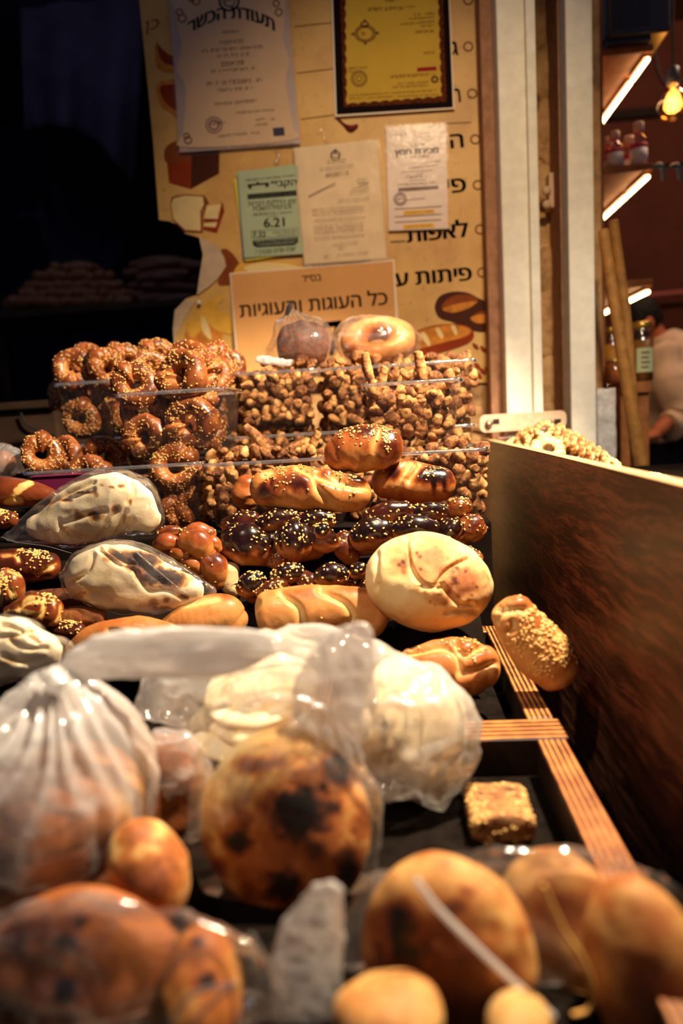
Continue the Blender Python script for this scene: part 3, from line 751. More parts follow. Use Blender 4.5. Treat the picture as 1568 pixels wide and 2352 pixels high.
# ------------------------------------------------------------------ menu board and papers on it
BY = 1.845
def area2(p): p = np.asarray(p); return np.sum(p[:, 0]*np.roll(p[:, 1], -1)-p[:, 1]*np.roll(p[:, 0], -1))
def slab(name, pts, Y, th, mat, parent=None, smooth=False, z=None):
    """flat sheet of real thickness with its face at depth Y, outline given clockwise or not"""
    pts = [Q(z, *q) for q in pts]
    if smooth: pts = catmull(pts, max(24, len(pts)*6), True)
    W = np.array([P(x, y, Y) for x, y in pts])
    if area2(W[:, [0, 2]]) > 0: W = W[::-1]
    n = len(W); B = W.copy(); B[:, 1] += th
    F = [list(range(n))[::-1], list(range(n, 2*n))] + [(k, (k+1) % n, (k+1) % n+n, k+n) for k in range(n)]
    return add(name, np.vstack([W, B]), F, mat, parent, smooth=False)
def text_raw(s, weight=0.0, shear=0.0):
    """glyph outlines filled with a constrained triangulation"""
    from mathutils.geometry import delaunay_2d_cdt
    c = D.curves.new('txt', 'FONT'); c.body = s; c.resolution_u = 4; c.offset = weight; c.shear = shear; c.fill_mode = 'NONE'
    o = D.objects.new('txt', c); COL.objects.link(o)
    dg = bpy.context.evaluated_depsgraph_get(); me = D.meshes.new_from_object(o.evaluated_get(dg))
    V = np.array([v.co[:2] for v in me.vertices]); E = [tuple(e.vertices) for e in me.edges]
    D.objects.remove(o); D.curves.remove(c); D.meshes.remove(me)
    vs, _, tris, _, _, _ = delaunay_2d_cdt([Vector(p) for p in V], E, [], 0, 1e-6)
    W = np.array([tuple(v) for v in vs]); T = np.array([list(t) for t in tris]); ctr = W[T].mean(1)
    A, B = V[[e[0] for e in E]], V[[e[1] for e in E]]; ins = np.zeros(len(T), int)
    for a, b in zip(A, B):
        cr = (a[1] > ctr[:, 1]) != (b[1] > ctr[:, 1])
        if abs(b[1]-a[1]) > 1e-12:
            xs = a[0]+(ctr[:, 1]-a[1])*(b[0]-a[0])/(b[1]-a[1]); ins += (cr & (ctr[:, 0] < xs)).astype(int)
    return W, T[ins % 2 == 1].tolist()
def heb(s): return s[::-1]
def put(mb, s, a, b, h, Y, mi=0, weight=.012, z=None, arc=0.0, shear=0.0):
    """sets a line of text between two baseline points, cap height h (photo pixels)"""
    V, F = text_raw(s, 0.0, shear)
    V = (V-V.min(0)*[1, 0])/[np.ptp(V[:, 0]), .62]
    if weight > .002:                       # heavier strokes: the same outlines set again a hair apart
        e = (weight+.004)*1.15/max(1, len(s)*.55); n0 = len(V); V0 = V; F0 = F; F = list(F0); V = [V0]
        for q, (ex, ey) in enumerate(((e, 0), (-e, 0), (e/2, .4*weight+.004), (-e/2, -.4*weight-.004))): V.append(V0+[ex, ey]); F += [[i+(q+1)*n0 for i in f] for f in F0]
        V = np.vstack(V)
    A, Bp = np.array(Q(z, *a)), np.array(Q(z, *b)); s_ = ZOOM[z][2]
    d = Bp-A; up = np.array([d[1], -d[0]])/np.linalg.norm(d)*(h/s_)
    q = A + V[:, :1]*d + V[:, 1:]*up
    if arc: q = q + up/np.linalg.norm(up)*(arc/s_)*(1-(2*V[:, :1]-1)**2)
    mb.add([P(x, y, Y) for x, y in q], F, mi)
def scribble(mb, a, b, h, Y, mi=0, z=None, seed=0, fill=.8):
    """small print too fine to read: broken strokes along a line"""
    r = random.Random(seed); A, B = np.array(Q(z, *a)), np.array(Q(z, *b)); L = np.linalg.norm(B-A); d = (B-A)/L; up = np.array([d[1], -d[0]]); hh = h/ZOOM[z][2]
    t = 0
    while t < L:
        wd = r.uniform(.35, .8)*hh
        if r.random() < fill:
            o = A+d*t; h0, h1 = (0, 1) if r.random() < .5 else (r.uniform(.0, .3), r.uniform(.7, 1))
            if r.random() < .45: parts = [(0, .22*hh, h0, h1), (0, wd, h1-.2, h1)]
            else: parts = [(wd-.22*hh, wd, h0, h1), (0, wd, h1-.2, h1), (0, wd*.8, 0, .18)]
            for u0, u1, v0, v1 in parts:
                u1 = min(u1, L-t)
                if u1 <= u0: continue
                mb.add([P(*(o+d*u+up*v*hh), Y) for u, v in ((u0, v0), (u1, v0), (u1, v1), (u0, v1))], [(0, 1, 2, 3)], mi)
            t += wd+.12*hh
        else: t += hh*.6
def ringp(mb, c, r, wd, Y, mi=0, z=None, n=28, sy=1.0):
    x, y = Q(z, *c); s = ZOOM[z][2]; V = []; 
    for k in range(n):
        a = 2*math.pi*k/n
        for q in (r/s-wd/s/2, r/s+wd/s/2): V.append(P(x+q*math.cos(a), y+q*sy*math.sin(a), Y))
    mb.add(V, [(2*k, 2*k+1, (2*k+3) % (2*n), (2*k+2) % (2*n)) for k in range(n)], mi)
def barp(mb, pts, Y, mi=0, z=None): mb.add([P(*Q(z, *q), Y) for q in pts], [(0, 1, 2, 3)], mi)
def line(mb, a, b, wd, Y, mi=0, z=None):
    A, B = np.array(Q(z, *a)), np.array(Q(z, *b)); d = (B-A)/np.linalg.norm(B-A); u = np.array([d[1], -d[0]])*wd/2
    mb.add([P(*q, Y) for q in (A+u, B+u, B-u, A-u)], [(0, 1, 2, 3)], mi)

board = empty('menu_board', tuple(P(760, 880, BY))); tag(board, 'large torn yellow menu board with bread drawings, hung behind the papers', 'sign')
slab('printed_sheet', [(311, -90), (351, 320), (365, 505), (388, 508), (401, 513), (424, 522), (424, 536), (452, 544), (480, 556), (500, 566), (470, 590), (462, 640), (452, 678), (427, 686), (414, 702), (401, 713),
     (397, 755), (400, 800), (402, 895), (1142, 878), (1140, 500), (1130, -100)], BY, .004, M['menu_print'], board)
slab('torn_flap', [(457, 545), (478, 553), (500, 566), (514, 590), (519, 612), (500, 640), (477, 660), (452, 678), (457, 640), (466, 585)], BY-.006, .002, M['flap_paper'], board)
slab('folded_corner', [(397, 755), (400, 800), (404, 770), (424, 730), (450, 690), (427, 686), (401, 713)], BY-.003, .001, M['flap_paper'], board)
YB = BY-.0006
ILL = [0]
def ill(pts, mat, k=0, z=None, smooth=True):
    ILL[0] += 1; return slab('bread_drawing', pts, YB-.0003-.00006*ILL[0], .00004, M[mat], board, smooth, z)
ill([(360, 95), (355, 130), (365, 160), (400, 168), (440, 160), (440, 130), (395, 140), (375, 120)], 'ill_orange'); ill([(362, 105), (372, 140), (400, 150), (438, 140), (438, 118), (395, 128)], 'ill_red', 1)
ill([(364, 190), (360, 215), (372, 245), (395, 262), (420, 280), (430, 190), (395, 184)], 'ill_orange'); ill([(372, 196), (370, 220), (384, 240), (410, 252), (425, 200)], 'ill_red', 1)
ill([(380, 340), (388, 420), (438, 434), (440, 350), (420, 330), (395, 328)], 'ill_red', 0, None, False); ill([(378, 345), (400, 325), (432, 330), (440, 365), (385, 375)], 'ill_brown', 1)
ill([(438, 434), (440, 350), (504, 345), (503, 398)], 'ill_dark', 1, None, False)
ill([(391, 470), (394, 452), (425, 446), (470, 449), (480, 466), (466, 480), (466, 535), (424, 533), (396, 505)], 'ill_brown', 0, None, False)
ill([(393, 470), (398, 456), (425, 449), (466, 452), (468, 470), (460, 485), (461, 530), (426, 528), (398, 503)], 'ill_cream', 1, None, False)
ill([(468, 476), (512, 466), (515, 485), (498, 535), (467, 528)], 'ill_red', 0, None, False); ill([(474, 474), (508, 468), (500, 503), (468, 502)], 'ill_cream', 1, None, False); ill([(468, 512), (499, 510), (495, 522), (468, 520)], 'ill_cream', 1, None, False)
ill([(505, 578), (520, 572), (540, 590), (555, 620), (548, 650), (520, 655), (500, 650), (512, 610)], 'ill_brown')
ill([(545, 610), (580, 596), (640, 598), (695, 612), (700, 640), (600, 650), (540, 640)], 'ill_gold'); ill([(560, 615), (600, 603), (660, 606), (690, 620), (600, 630)], 'ill_cream', 1)
ill([(425, 770), (440, 735), (475, 715), (505, 735), (510, 775), (480, 792), (445, 790)], 'ill_orange'); ill([(450, 720), (480, 690), (515, 682), (500, 705), (530, 730), (535, 765), (500, 760), (470, 735)], 'ill_gold')
ill([(462, 725), (478, 745), (485, 780), (465, 760)], 'ill_cream', 1); ill([(430, 745), (455, 725), (462, 755), (440, 775)], 'ill_gold', 1)
ill([(440, 800), (446, 790), (450, 802), (448, 815)], 'ill_red'); 
ill([(998, 705), (1010, 680), (1040, 670), (1072, 672), (1100, 685), (1130, 700), (1140, 720), (1138, 750), (1115, 762), (1080, 758), (1040, 740), (1010, 730)], 'ill_dark')
ill([(1014, 708), (1030, 685), (1060, 676), (1098, 684), (1085, 700), (1050, 714)], 'ill_brown', 1); ill([(1080, 732), (1105, 715), (1134, 718), (1136, 734), (1100, 744)], 'ill_brown', 1); ill([(1016, 710), (1050, 698), (1095, 692), (1075, 708), (1040, 718)], 'ill_orange', 2); ill([(1080, 730), (1105, 722), (1134, 724), (1134, 736), (1098, 742)], 'ill_orange', 2)
ill([(940, 790), (950, 765), (985, 750), (1030, 744), (1070, 748), (1088, 765), (1080, 785), (1040, 802), (985, 815), (945, 812)], 'ill_red', 0); ill([(945, 780), (955, 764), (990, 752), (1040, 746), (1080, 756), (1070, 772), (1020, 786), (960, 800)], 'ill_orange', 1)
for q in ([(965, 770), (975, 764), (987, 785), (984, 795)], [(1000, 757), (1008, 753), (1018, 772), (1012, 778)], [(1035, 750), (1044, 748), (1050, 764), (1046, 770)]): ill(q, 'ill_cream', 2)
for k, (x, y) in enumerate([(1092, 795), (1110, 802), (1122, 812), (1124, 830), (1120, 850), (1096, 840), (1108, 852), (1126, 790+75), (1100, 862)]):
    ill([(x-7, y-8), (x+4, y-2), (x+7, y+8), (x-4, y+3)], 'ill_red', 0)
for args in ((heb('פיתות ע'), (908, 658), (1083, 643), 31), (heb('לאפות'), (936, 557), (1075, 543), 33), (heb('פי'), (1026, 444), (1070, 440), 33), (heb('הי'), (1022, 342), (1064, 338), 33), ('ר', (1040, 236), (1058, 234), 33), ('ג', (1036, 128), (1052, 126), 33)):
    mb = MB(); put(mb, *args, YB, 0, .03)
    if args[0] == heb('לאפות'): line(mb, (896, 556), (930, 554), 3, YB)
    mb.build('lettering', [M['ink']], board)
for c in ((1075, 0), (1075, 107), (1084, 215), (1091, 320), (1097, 425), (1102, 527), (1107, 626)): mb = MB(); ringp(mb, c, 10, 3.5, YB, 0); mb.build('bullet_ring', [M['ink_brown']], board)
for a, b in (((676, 61), (762, 52)), ((682, 168), (765, 158)), ((690, 274), (768, 264)), ((1020, 284), (1082, 281))): mb = MB(); line(mb, a, b, 2.2, YB, 0); mb.build('printed_line', [M['ink_brown']], board)
mb = MB(); put(mb, heb('כן'), (334, 72), (368, 62), 22, YB, 0, -.01, None, 0, .3); mb.build('handwriting', [M['ink_brown']], board)

def paper(name, label, corners, Y, mat, cat='paper', wav=.0, th=.0012, seed=0, curl=0):
    """a sheet with its own slight buckling"""
    TL, TR, BR, BL = [np.array(q, float) for q in corners]; n = 30; m = 40 if wav else 2; n = n if wav else 2
    V = []
    for i in range(n):
        for j in range(m):
            u, v = i/(n-1), j/(m-1); q = (TL*(1-u)+TR*u)*(1-v)+(BL*(1-u)+BR*u)*v; V.append(P(q[0], q[1], Y))
    V = np.array(V); F = [(i*m+j, i*m+j+1, (i+1)*m+j+1, (i+1)*m+j) for i in range(n-1) for j in range(m-1)]
    if wav:
        d = fbm(V*[1, 1, .35], .035, 3, seed)*.5+ridge(V*[1, 1, .45], .05, 2, seed+3)*.5
        V[:, 1] -= np.abs(d)*wav
    e = empty(name, tuple(P(*((BL+BR)/2), Y))); tag(e, label, cat)
    o = add('sheet', V, F, M[mat], e, smooth=bool(wav)); s = o.modifiers.new('thick', 'SOLIDIFY'); s.thickness = th; s.offset = -1 if not wav else 1
    return e
# -- kosher certificate in a plastic sleeve, top left
k = paper('certificate', 'white hand-lettered kosher certificate with wavy border in a plastic sleeve, top left', ((383, -90), (652, -96), (690, 330), (412, 350)), BY-.012, 'sleeve_paper', 'certificate')
YK = BY-.0135
slab('inner_sheet', [(398, -80), (640, -84), (652, 40), (650, 90), (664, 140), (656, 180), (660, 215), (672, 290), (668, 322), (424, 338), (422, 300), (427, 215), (420, 185), (405, 160), (415, 120), (414, 90), (405, 40)], YK, .0004, M['paper'], k, True)
mb = MB(); Yt = YK-.0005
put(mb, heb('תעודת הכשר'), (432, 79), (630, 71), 27, Yt, 0, .035, None, 33)
put(mb, heb('דין בית הוראה'), (511, 77), (548, 75), 6, Yt, 1)
rows = [(505, 102, 558, 98, 8), (463, 121, 603, 110, 7), (495, 134, 574, 128, 8), (508, 153, 560, 148, 10), (485, 168, 588, 160, 7), (474, 197, 602, 188, 9), (500, 211, 580, 205, 7), (493, 243, 590, 234, 7), (540, 262, 630, 255, 5), (588, 278, 610, 275, 5), (622, 276, 632, 275, 5), (586, 290, 616, 287, 5), (500, 316, 597, 307, 6), (432, 343, 680, 331, 3)]
for i, (a, b, c, d, h) in enumerate(rows): scribble(mb, (a, b), (c, d), h, Yt, 1, None, i, .85)
ringp(mb, (491, 287), 18, 3, Yt, 2); ringp(mb, (491, 287), 11, 4, Yt, 2); scribble(mb, (478, 290), (505, 287), 8, Yt, 2, None, 40); scribble(mb, (500, 285), (520, 283), 6, Yt, 2, None, 41)
ringp(mb, (526, 2), 22, 5, Yt, 0); ringp(mb, (526, 2), 13, 3, Yt, 0); scribble(mb, (514, 6), (538, 4), 12, Yt, 0, None, 5)
barp(mb, [(626, 294), (652, 292), (654, 311), (628, 313)], Yt, 0)
for cx, cy, r in ((418, 42, 9), (412, 28, 7), (450, 2, 9), (440, -4, 7), (640, 28, 8), (634, 8, 7), (428, 312, 6), (432, 322, 8)): ringp(mb, (cx, cy), r, 3, Yt, 3, None, 18)
mb.build('lettering', [M['ink_blue'], M['ink_grey'], M['ink_purple'], M['ink_brown']], k)
def sleeve(parent, pts, Y, amp=.003, seed=0):
    TL, TR, BR, BL = [np.array(q, float) for q in pts]; n, m = 40, 50; V = []
    for i in range(n):
        for j in range(m):
            u, v = i/(n-1), j/(m-1); q = (TL*(1-u)+TR*u)*(1-v)+(BL*(1-u)+BR*u)*v; V.append(P(q[0], q[1], Y))
    V = np.array(V); V[:, 1] -= amp*(.5+.5*ridge(V, .05, 3, seed))
    add('plastic_sleeve', V, [(i*m+j, i*m+j+1, (i+1)*m+j+1, (i+1)*m+j) for i in range(n-1) for j in range(m-1)], M['sleeve_film'], parent)
sleeve(k, ((376, -95), (660, -100), (693, 338), (404, 362)), BY-.0148, .0015, 1)
# -- framed yellow certificate
c = paper('certificate', 'yellow certificate with black and brown scalloped border, top centre right', ((758, -70), (1030, -80), (1044, 250), (769, 268)), BY-.009, 'card_edge', 'certificate')
slab('black_border', [(762, -70), (1027, -80), (1040, 246), (773, 263)], BY-.0100, .0006, M['cert_black'], c)
sc = []
for a, b, nn in (((779, -70), (789, 246), 26), ((789, 246), (1026, 234), 20), ((1026, 234), (1014, -78), 26), ((1014, -78), (779, -70), 4)):
    for q in range(nn): t = q/nn; sc.append((a[0]+(b[0]-a[0])*t, a[1]+(b[1]-a[1])*t))
slab('brown_border', sc, BY-.0106, .0005, M['cert_brown'], c)
sc = []
for a, b, nn, nx, ny in (((793, -60), (797, 237), 34, 1, 0), ((797, 237), (1012, 220), 26, 0, -1), ((1012, 220), (1003, -70), 34, -1, 0), ((1003, -70), (793, -60), 4, 0, 1)):
    for q in range(nn):
        t = q/nn; w_ = 3.2*(q % 3 == 0); sc.append((a[0]+(b[0]-a[0])*t-nx*w_, a[1]+(b[1]-a[1])*t-ny*w_))
slab('yellow_field', sc, BY-.0112, .0005, M['cert_yellow'], c)
mb = MB(); Yt = BY-.0116; Z2 = 'b2'
put(mb, heb('עץ חיים 6, ירושלים'), (583, 80), (835, 68), 24, Yt, 0, .01, Z2); scribble(mb, (850, 64), (920, 60), 20, Yt, 1, Z2, 90); put(mb, heb('רשות'), (708, 14), (790, 8), 30, Yt, 0, .01, Z2)
for i, (a, b, c_, d, h) in enumerate([(908, 114, 1056, 104, 16), (875, 144, 1056, 134, 16), (812, 182, 1058, 162, 14), (956, 198, 1058, 192, 16), (918, 240, 1060, 232, 18), (978, 390, 1062, 384, 14), (715, 566, 1020, 548, 22), (1030, 545, 1070, 540, 14), (795, 612, 1012, 598, 14), (757, 636, 1010, 622, 14), (446, 695, 1080, 656, 12), (446, 718, 1090, 686, 12)]):
    scribble(mb, (a, b), (c_, d), h, Yt, 0 if h > 20 else 1, Z2, 100+i, .9)
barp(mb, [(934, 488), (1072, 478), (1074, 506), (934, 516)], Yt, 2, Z2)
mb.build('lettering', [M['ink_brown'], M['ink_brown'], M['ink_red']], c); mb = MB()
for r in (74, 58): ringp(mb, (560, 242), r, 10, Yt, 0, Z2, 30, .8)
scribble(mb, (528, 254), (596, 250), 26, Yt, 0, Z2, 77); ringp(mb, (556, 175), 26, 14, Yt, 0, Z2, 16, .7); ringp(mb, (556, 150), 8, 8, Yt, 0, Z2, 10)
for q in ((470, 246), (648, 238), (560, 312)): ringp(mb, q, 7, 9, Yt, 0, Z2, 10)
mb.build('crest', [M['ink_brown']], c); mb = MB()
for r in (56, 42, 20): ringp(mb, (516, 566), r, 7, Yt, 1, Z2)
scribble(mb, (440, 500), (580, 492), 14, Yt, 1, Z2, 60); scribble(mb, (440, 524), (480, 522), 14, Yt, 1, Z2, 61); mb.build('stamp', [M['ink_brown'], M['ink_brown']], c); mb = MB(); ringp(mb, (1060, 572), 20, 16, Yt, 0, Z2, 12)
mb.build('seal', [M['ink_brown'], M['ink_brown'], M['ink_red']], c)
# -- tear-off calendar
g = empty('tear_off_pad', tuple(P(628, 597, BY-.012))); tag(g, 'green sabbath times sheet in front of yellow and blue sheets, below the kosher certificate', 'paper')
slab('yellow_sheet', [(540, 398), (690, 384), (700, 580), (566, 600)], BY-.009, .0012, M['yellow_paper'], g)
slab('yellow_sheet', [(536, 412), (560, 400), (580, 590), (562, 600)], BY-.0102, .001, M['yellow_paper'], g)
slab('blue_sheet', [(543, 400), (600, 396), (600, 590), (558, 596)], BY-.0112, .0008, M['blue_paper'], g)
slab('green_sheet', [(545, 393), (600, 388), (678, 377), (684, 382), (697, 583), (561, 592)], BY-.0125, .001, M['green_paper'], g)
mb = MB(); Yt = BY-.0130; z3 = 'b3'
scribble(mb, (872, 345), (1276, 302), 16, Yt, 0, z3, 3, .95)
put(mb, heb('הקבי״'), (1078, 388), (1288, 375), 46, Yt, 0, .03, z3)
barp(mb, [(884, 368), (1060, 352), (1060, 368), (884, 384)], Yt, 0, z3); ringp(mb, (905, 392), 8, 14, Yt, 0, z3, 12); ringp(mb, (1045, 378), 8, 14, Yt, 0, z3, 12); barp(mb, [(962, 345), (972, 344), (980, 362), (956, 364)], Yt, 0, z3)
barp(mb, [(884, 450), (1284, 416), (1286, 460), (886, 492)], Yt, 0, z3); put(mb, heb('שבת פרשת שופטים'), (898, 484), (1270, 452), 24, Yt-.0003, 1, .02, z3)
put(mb, heb('זמן הדלקת הנרות'), (890, 548), (1280, 524), 36, Yt, 0, .005, z3); put(mb, heb('וכניסת השבת'), (930, 586), (1244, 564), 34, Yt, 0, .005, z3)
put(mb, heb('יום שישי ו׳ אלול'), (1060, 618), (1248, 604), 18, Yt, 0, .0, z3); put(mb, '(06.09.24)', (932, 626), (1050, 618), 18, Yt, 0, .015, z3); scribble(mb, (1052, 636), (1130, 630), 8, Yt, 0, z3, 8)
put(mb, '6.21', (1022, 722), (1188, 712), 66, Yt, 0, .03, z3)
for a, b in (((918, 750), (1294, 728)), ((918, 812), (1298, 790)), ((918, 750), (918, 812)), ((1294, 728), (1298, 790))): line(mb, a, b, .8, Yt, 0, z3)
put(mb, '7.32', (930, 804), (1034, 798), 40, Yt, 0, .03, z3); put(mb, heb('זמן יציאת השבת'), (1090, 772), (1282, 758), 18, Yt, 0, .0, z3); scribble(mb, (1130, 790), (1284, 778), 10, Yt, 0, z3, 9)
slab('dark_box', [Q(z3, *q) for q in ((926, 828), (1298, 800), (1298, 842), (1270, 866), (960, 886), (930, 868))], Yt, .0003, M['ink'], g)
scribble(mb, (944, 846), (1284, 822), 16, Yt-.0003, 1, z3, 12, .95); scribble(mb, (962, 872), (1276, 848), 16, Yt-.0003, 1, z3, 13, .95)
put(mb, heb('שבת שלום ומבורך !'), (950, 944), (1282, 910), 34, Yt, 0, .005, z3, 0, .35)
mb.build('lettering', [M['ink'], M['green_paper']], g)
# -- crumpled white letter
e = paper('letter', 'crumpled cream letter in a plastic sleeve beside the green sheet', ((672, 341), (868, 321), (889, 597), (698, 612)), BY-.010, 'letter_paper', 'letter', .006, .0008, 4)
mb = MB(); Yt = BY-.0185; z4 = 'b4'
for i, (a, b, c_, d, h) in enumerate([(175, 262, 555, 236, 9), (180, 292, 560, 262, 9), (185, 338, 562, 312, 9), (190, 380, 548, 352, 9), (192, 402, 548, 376, 9), (194, 426, 548, 402, 9), (196, 464, 556, 440, 9), (320, 514, 506, 490, 9), (365, 535, 420, 530, 9), (260, 600, 300, 596, 14), (358, 584, 590, 564, 9), (180, 664, 560, 636, 9), (354, 194, 586, 176, 9), (466, 108, 584, 98, 9), (450, 138, 584, 122, 9), (510, 76, 580, 66, 9)]):
    scribble(mb, (a, b), (c_, d), h, Yt, 0, z4, 200+i, .88)
for i, (a, b, c_, d, h) in enumerate([(286, 1168, 420, 1154, 12), (234, 1222, 476, 1190, 10), (274, 1268, 440, 1246, 18), (500, 1300, 570, 1292, 10), (508, 1330, 586, 1318, 10)]): scribble(mb, (a, b), (c_, d), h, Yt, 0, Z2, 240+i, .9)
ringp(mb, (345, 1112), 32, 9, Yt, 1, Z2, 20, .8); ringp(mb, (345, 1084), 8, 8, Yt, 1, Z2, 8)
line(mb, (150, 160), (345, 62), 2, Yt, 0, z4); line(mb, (136, 650), (600, 622), 1.5, Yt, 0, z4)
mb.build('lettering', [M['ink_grey'], M['ink']], e)
sleeve(e, ((669, 336), (872, 318), (903, 608), (700, 622)), BY-.0190, .0015, 7)
# -- small sale certificate in a sleeve
e = paper('certificate', 'small lilac sale certificate with yellow marked lines in a sleeve, right of the letter', ((886, 292), (1024, 284), (1029, 525), (892, 530)), BY-.010, 'lilac_paper', 'certificate')
mb = MB(); Yt = BY-.0108
put(mb, heb('אישור'), (868, 1058), (988, 1050), 26, Yt, 1, -.005, Z2); put(mb, heb('מכירת חמץ'), (776, 1118), (1086, 1098), 38, Yt, 0, .035, Z2); scribble(mb, (838, 1142), (1024, 1130), 16, Yt, 2, Z2, 2, .9)
for i, (a, b, c_, d, h) in enumerate([(940, 972, 1030, 962, 14), (930, 990, 1030, 982, 8), (750, 980, 860, 970, 10), (1050, 1166, 1096, 1160, 9), (900, 1180, 1098, 1166, 6), (870, 1216, 1090, 1190, 8), (820, 1246, 1050, 1228, 8), (856, 1262, 1020, 1248, 7), (846, 1286, 1028, 1272, 16), (876, 1306, 1000, 1298, 7), (796, 1338, 1080, 1320, 12)]): scribble(mb, (a, b), (c_, d), h, Yt, 2, Z2, 300+i, .9)
barp(mb, [(798, 1354), (1086, 1336), (1088, 1360), (798, 1380)], Yt, 2, Z2)
for r in (44, 30): ringp(mb, (812, 1434), r, 8, Yt, 3, Z2)
scribble(mb, (796, 1444), (830, 1440), 22, Yt, 3, Z2, 21); line(mb, (860, 1440), (990, 1428), 1.2, Yt, 3, Z2)
for y0 in (252, 352): barp(mb, [(834, y0+12), (1056, y0), (1058, y0+30), (834, y0+46)], Yt, 4, z4); scribble(mb, (850, y0+32), (1044, y0+20), 10, Yt-.0002, 2, z4, y0)
for y0 in (244, 300, 340): line(mb, (770, y0+8), (1110, y0-12), 2.0, Yt, 5, z4)
mb.build('lettering', [M['ink_blue'], M['ink_grey'], M['ink_grey'], M['ink_purple'], M['marker_yellow'], M['ink_grey']], e)
sleeve(e, ((882, 288), (1028, 280), (1033, 530), (888, 535)), BY-.0118, .0012, 12)
# -- price card
e = empty('price_card', tuple(P(720, 850, BY-.02))); tag(e, 'large tan price card with black lettering standing behind the bagged loaves', 'sign')
slab('card', [(527, 627), (905, 596), (921, 840), (546, 868)], BY-.016, .003, M['card_edge'], e)
slab('card_face', [(530, 630), (902, 600), (913, 838), (549, 864)], BY-.0165, .0006, M['price_card'], e)
mb = MB(); Yt = BY-.0170
put(mb, heb('כל העוגות והעוגיות'), (552, 729), (890, 699), 29, Yt, 0, .016); mb.build('lettering', [M['ink']], e); mb = MB(); put(mb, heb('בס״ד'), (694, 648), (738, 644), 15, Yt, 0, .012)
mb.build('lettering', [M['ink']], e); mb = MB(); put(mb, '7', (752, 818), (792, 813), 70, Yt, 0, .03)
mb.build('lettering', [M['ink']], e)
# pins and bits of wire
for px, py, lab in ((457, 695, 'white pin holding the torn corner of the menu board'),):
    V, F = ball(P(px, py, BY-.012), .006, .006, .006, 16, 10); tag(add('push_pin', V, F, M['pin_white']), lab, 'pin')
for i, (L, lab) in enumerate([([(735, 292, 2), (745, 318, 2), (762, 338, 2)], 'loose end of clear wire above the letter'), ([(632, 345, 3), (640, 352, 3.5), (634, 375, 5)], 'knotted tie hanging above the green sheet'),
                              ([(775, 270, 2), (790, 285, 2), (805, 294, 6), (820, 288, 3)], 'red tipped tie under the yellow certificate')]):
    V, F, t, a = sweep(keys(None, BY-.006, L), 16, 8); tag(add('wire_tie', V, F, M['cord_red'] if 'red' in lab else M['clear_bag']), lab, 'tie')
# ------------------------------------------------------------------ clear tubs
def tub(label, pl, pr, Y, ybase, depth, name='plastic_tub'):
    A, B = P(*pl, Y), P(*pr, Y); zb = P((pl[0]+pr[0])/2, ybase, Y)[2]; zt = (A[2]+B[2])/2
    x0, x1 = A[0], B[0]; cx, cy = (x0+x1)/2, Y+depth/2; tilt = 0
    e = empty(name, (float(cx), float(cy), float(zb))); tag(e, label, 'tub')
    def ringv(hx, hy, z, r, dz=0):
        out = []; n = 10; sx, sy = hx-r, hy-r
        for qx, qy, a0 in ((1, 1, 0), (-1, 1, 90), (-1, -1, 180), (1, -1, 270)):
            for k in range(n):
                a = math.radians(a0+90*k/(n-1)); out.append((cx+qx*sx+r*math.cos(a), cy+qy*sy+r*math.sin(a), z))
            # straight run to the next corner
            nq = {(1, 1): (-1, 1), (-1, 1): (-1, -1), (-1, -1): (1, -1), (1, -1): (1, 1)}[(qx, qy)]
            a = math.radians(a0+90); p = (cx+qx*sx+r*math.cos(a), cy+qy*sy+r*math.sin(a)); q = (cx+nq[0]*sx+r*math.cos(a), cy+nq[1]*sy+r*math.sin(a))
            for k in range(1, 14): out.append((p[0]+(q[0]-p[0])*k/14, p[1]+(q[1]-p[1])*k/14, z))
        return np.array(out)
    hx, hy = (x1-x0)/2, depth/2; h = zt-zb; R = []
    tp = .012
    R.append(ringv(hx*.5, hy*.5, zb, .01)); R.append(ringv(hx-tp-.006, hy-tp-.006, zb, .014)); R.append(ringv(hx-tp-.001, hy-tp-.001, zb+.004, .018))
    for t in (.1, .25, .4, .55, .7, .82, .93):
        q = ringv(hx-tp*(1-t), hy-tp*(1-t), zb+h*t, .02); d = q-np.array([cx, cy, 0]); d[:, 2] = 0; d /= np.linalg.norm(d, axis=1, keepdims=True)
        R.append(q + d*(.0006*np.sin(np.arange(len(q))*2.1))[:, None])
    R.append(ringv(hx-.001, hy-.001, zt-.006, .02))
    m = len(R[0]); V = np.vstack(R); F = [(i*m+j, i*m+(j+1) % m, (i+1)*m+(j+1) % m, (i+1)*m+j) for i in range(len(R)-1) for j in range(m)]+[list(range(m))[::-1]]
    add('tub_wall', V, F, M['clear_tub'], e)
    R = [ringv(hx-.001, hy-.001, zt-.006, .02), ringv(hx+.001, hy+.001, zt-.0005, .022), ringv(hx+.0055, hy+.0055, zt+.0008, .024), ringv(hx+.0065, hy+.0065, zt-.002, .025), ringv(hx+.006, hy+.006, zt-.006, .025)]
    V = np.vstack(R); F = [(i*m+j, i*m+(j+1) % m, (i+1)*m+(j+1) % m, (i+1)*m+j) for i in range(len(R)-1) for j in range(m)]
    add('rim', V, F, M['tub_rim'], e)
    return e
YL, YM, YB2 = 1.20, 1.42, 1.42
tub('low front plastic tub of ring rolls at the left, behind the bagged flatbread', (50, 1080), (455, 1066), YL, 1222, .18)
tub('low front plastic tub of cracker sticks in the middle, behind the plaited buns', (460, 1065), (795, 1048), YL, 1212, .18)
tub('low front plastic tub of crackers at the right, against the wood panel', (802, 1046), (1118, 1027), YL, 1195, .18)
tub('rear low tub of cracker sticks, under the stacked middle tubs', (522, 1003), (800, 990), YM, 1112, .19)
tub('rear low tub at the right end, under the stacked cracker tub', (808, 990), (1088, 974), YM, 1100, .19)
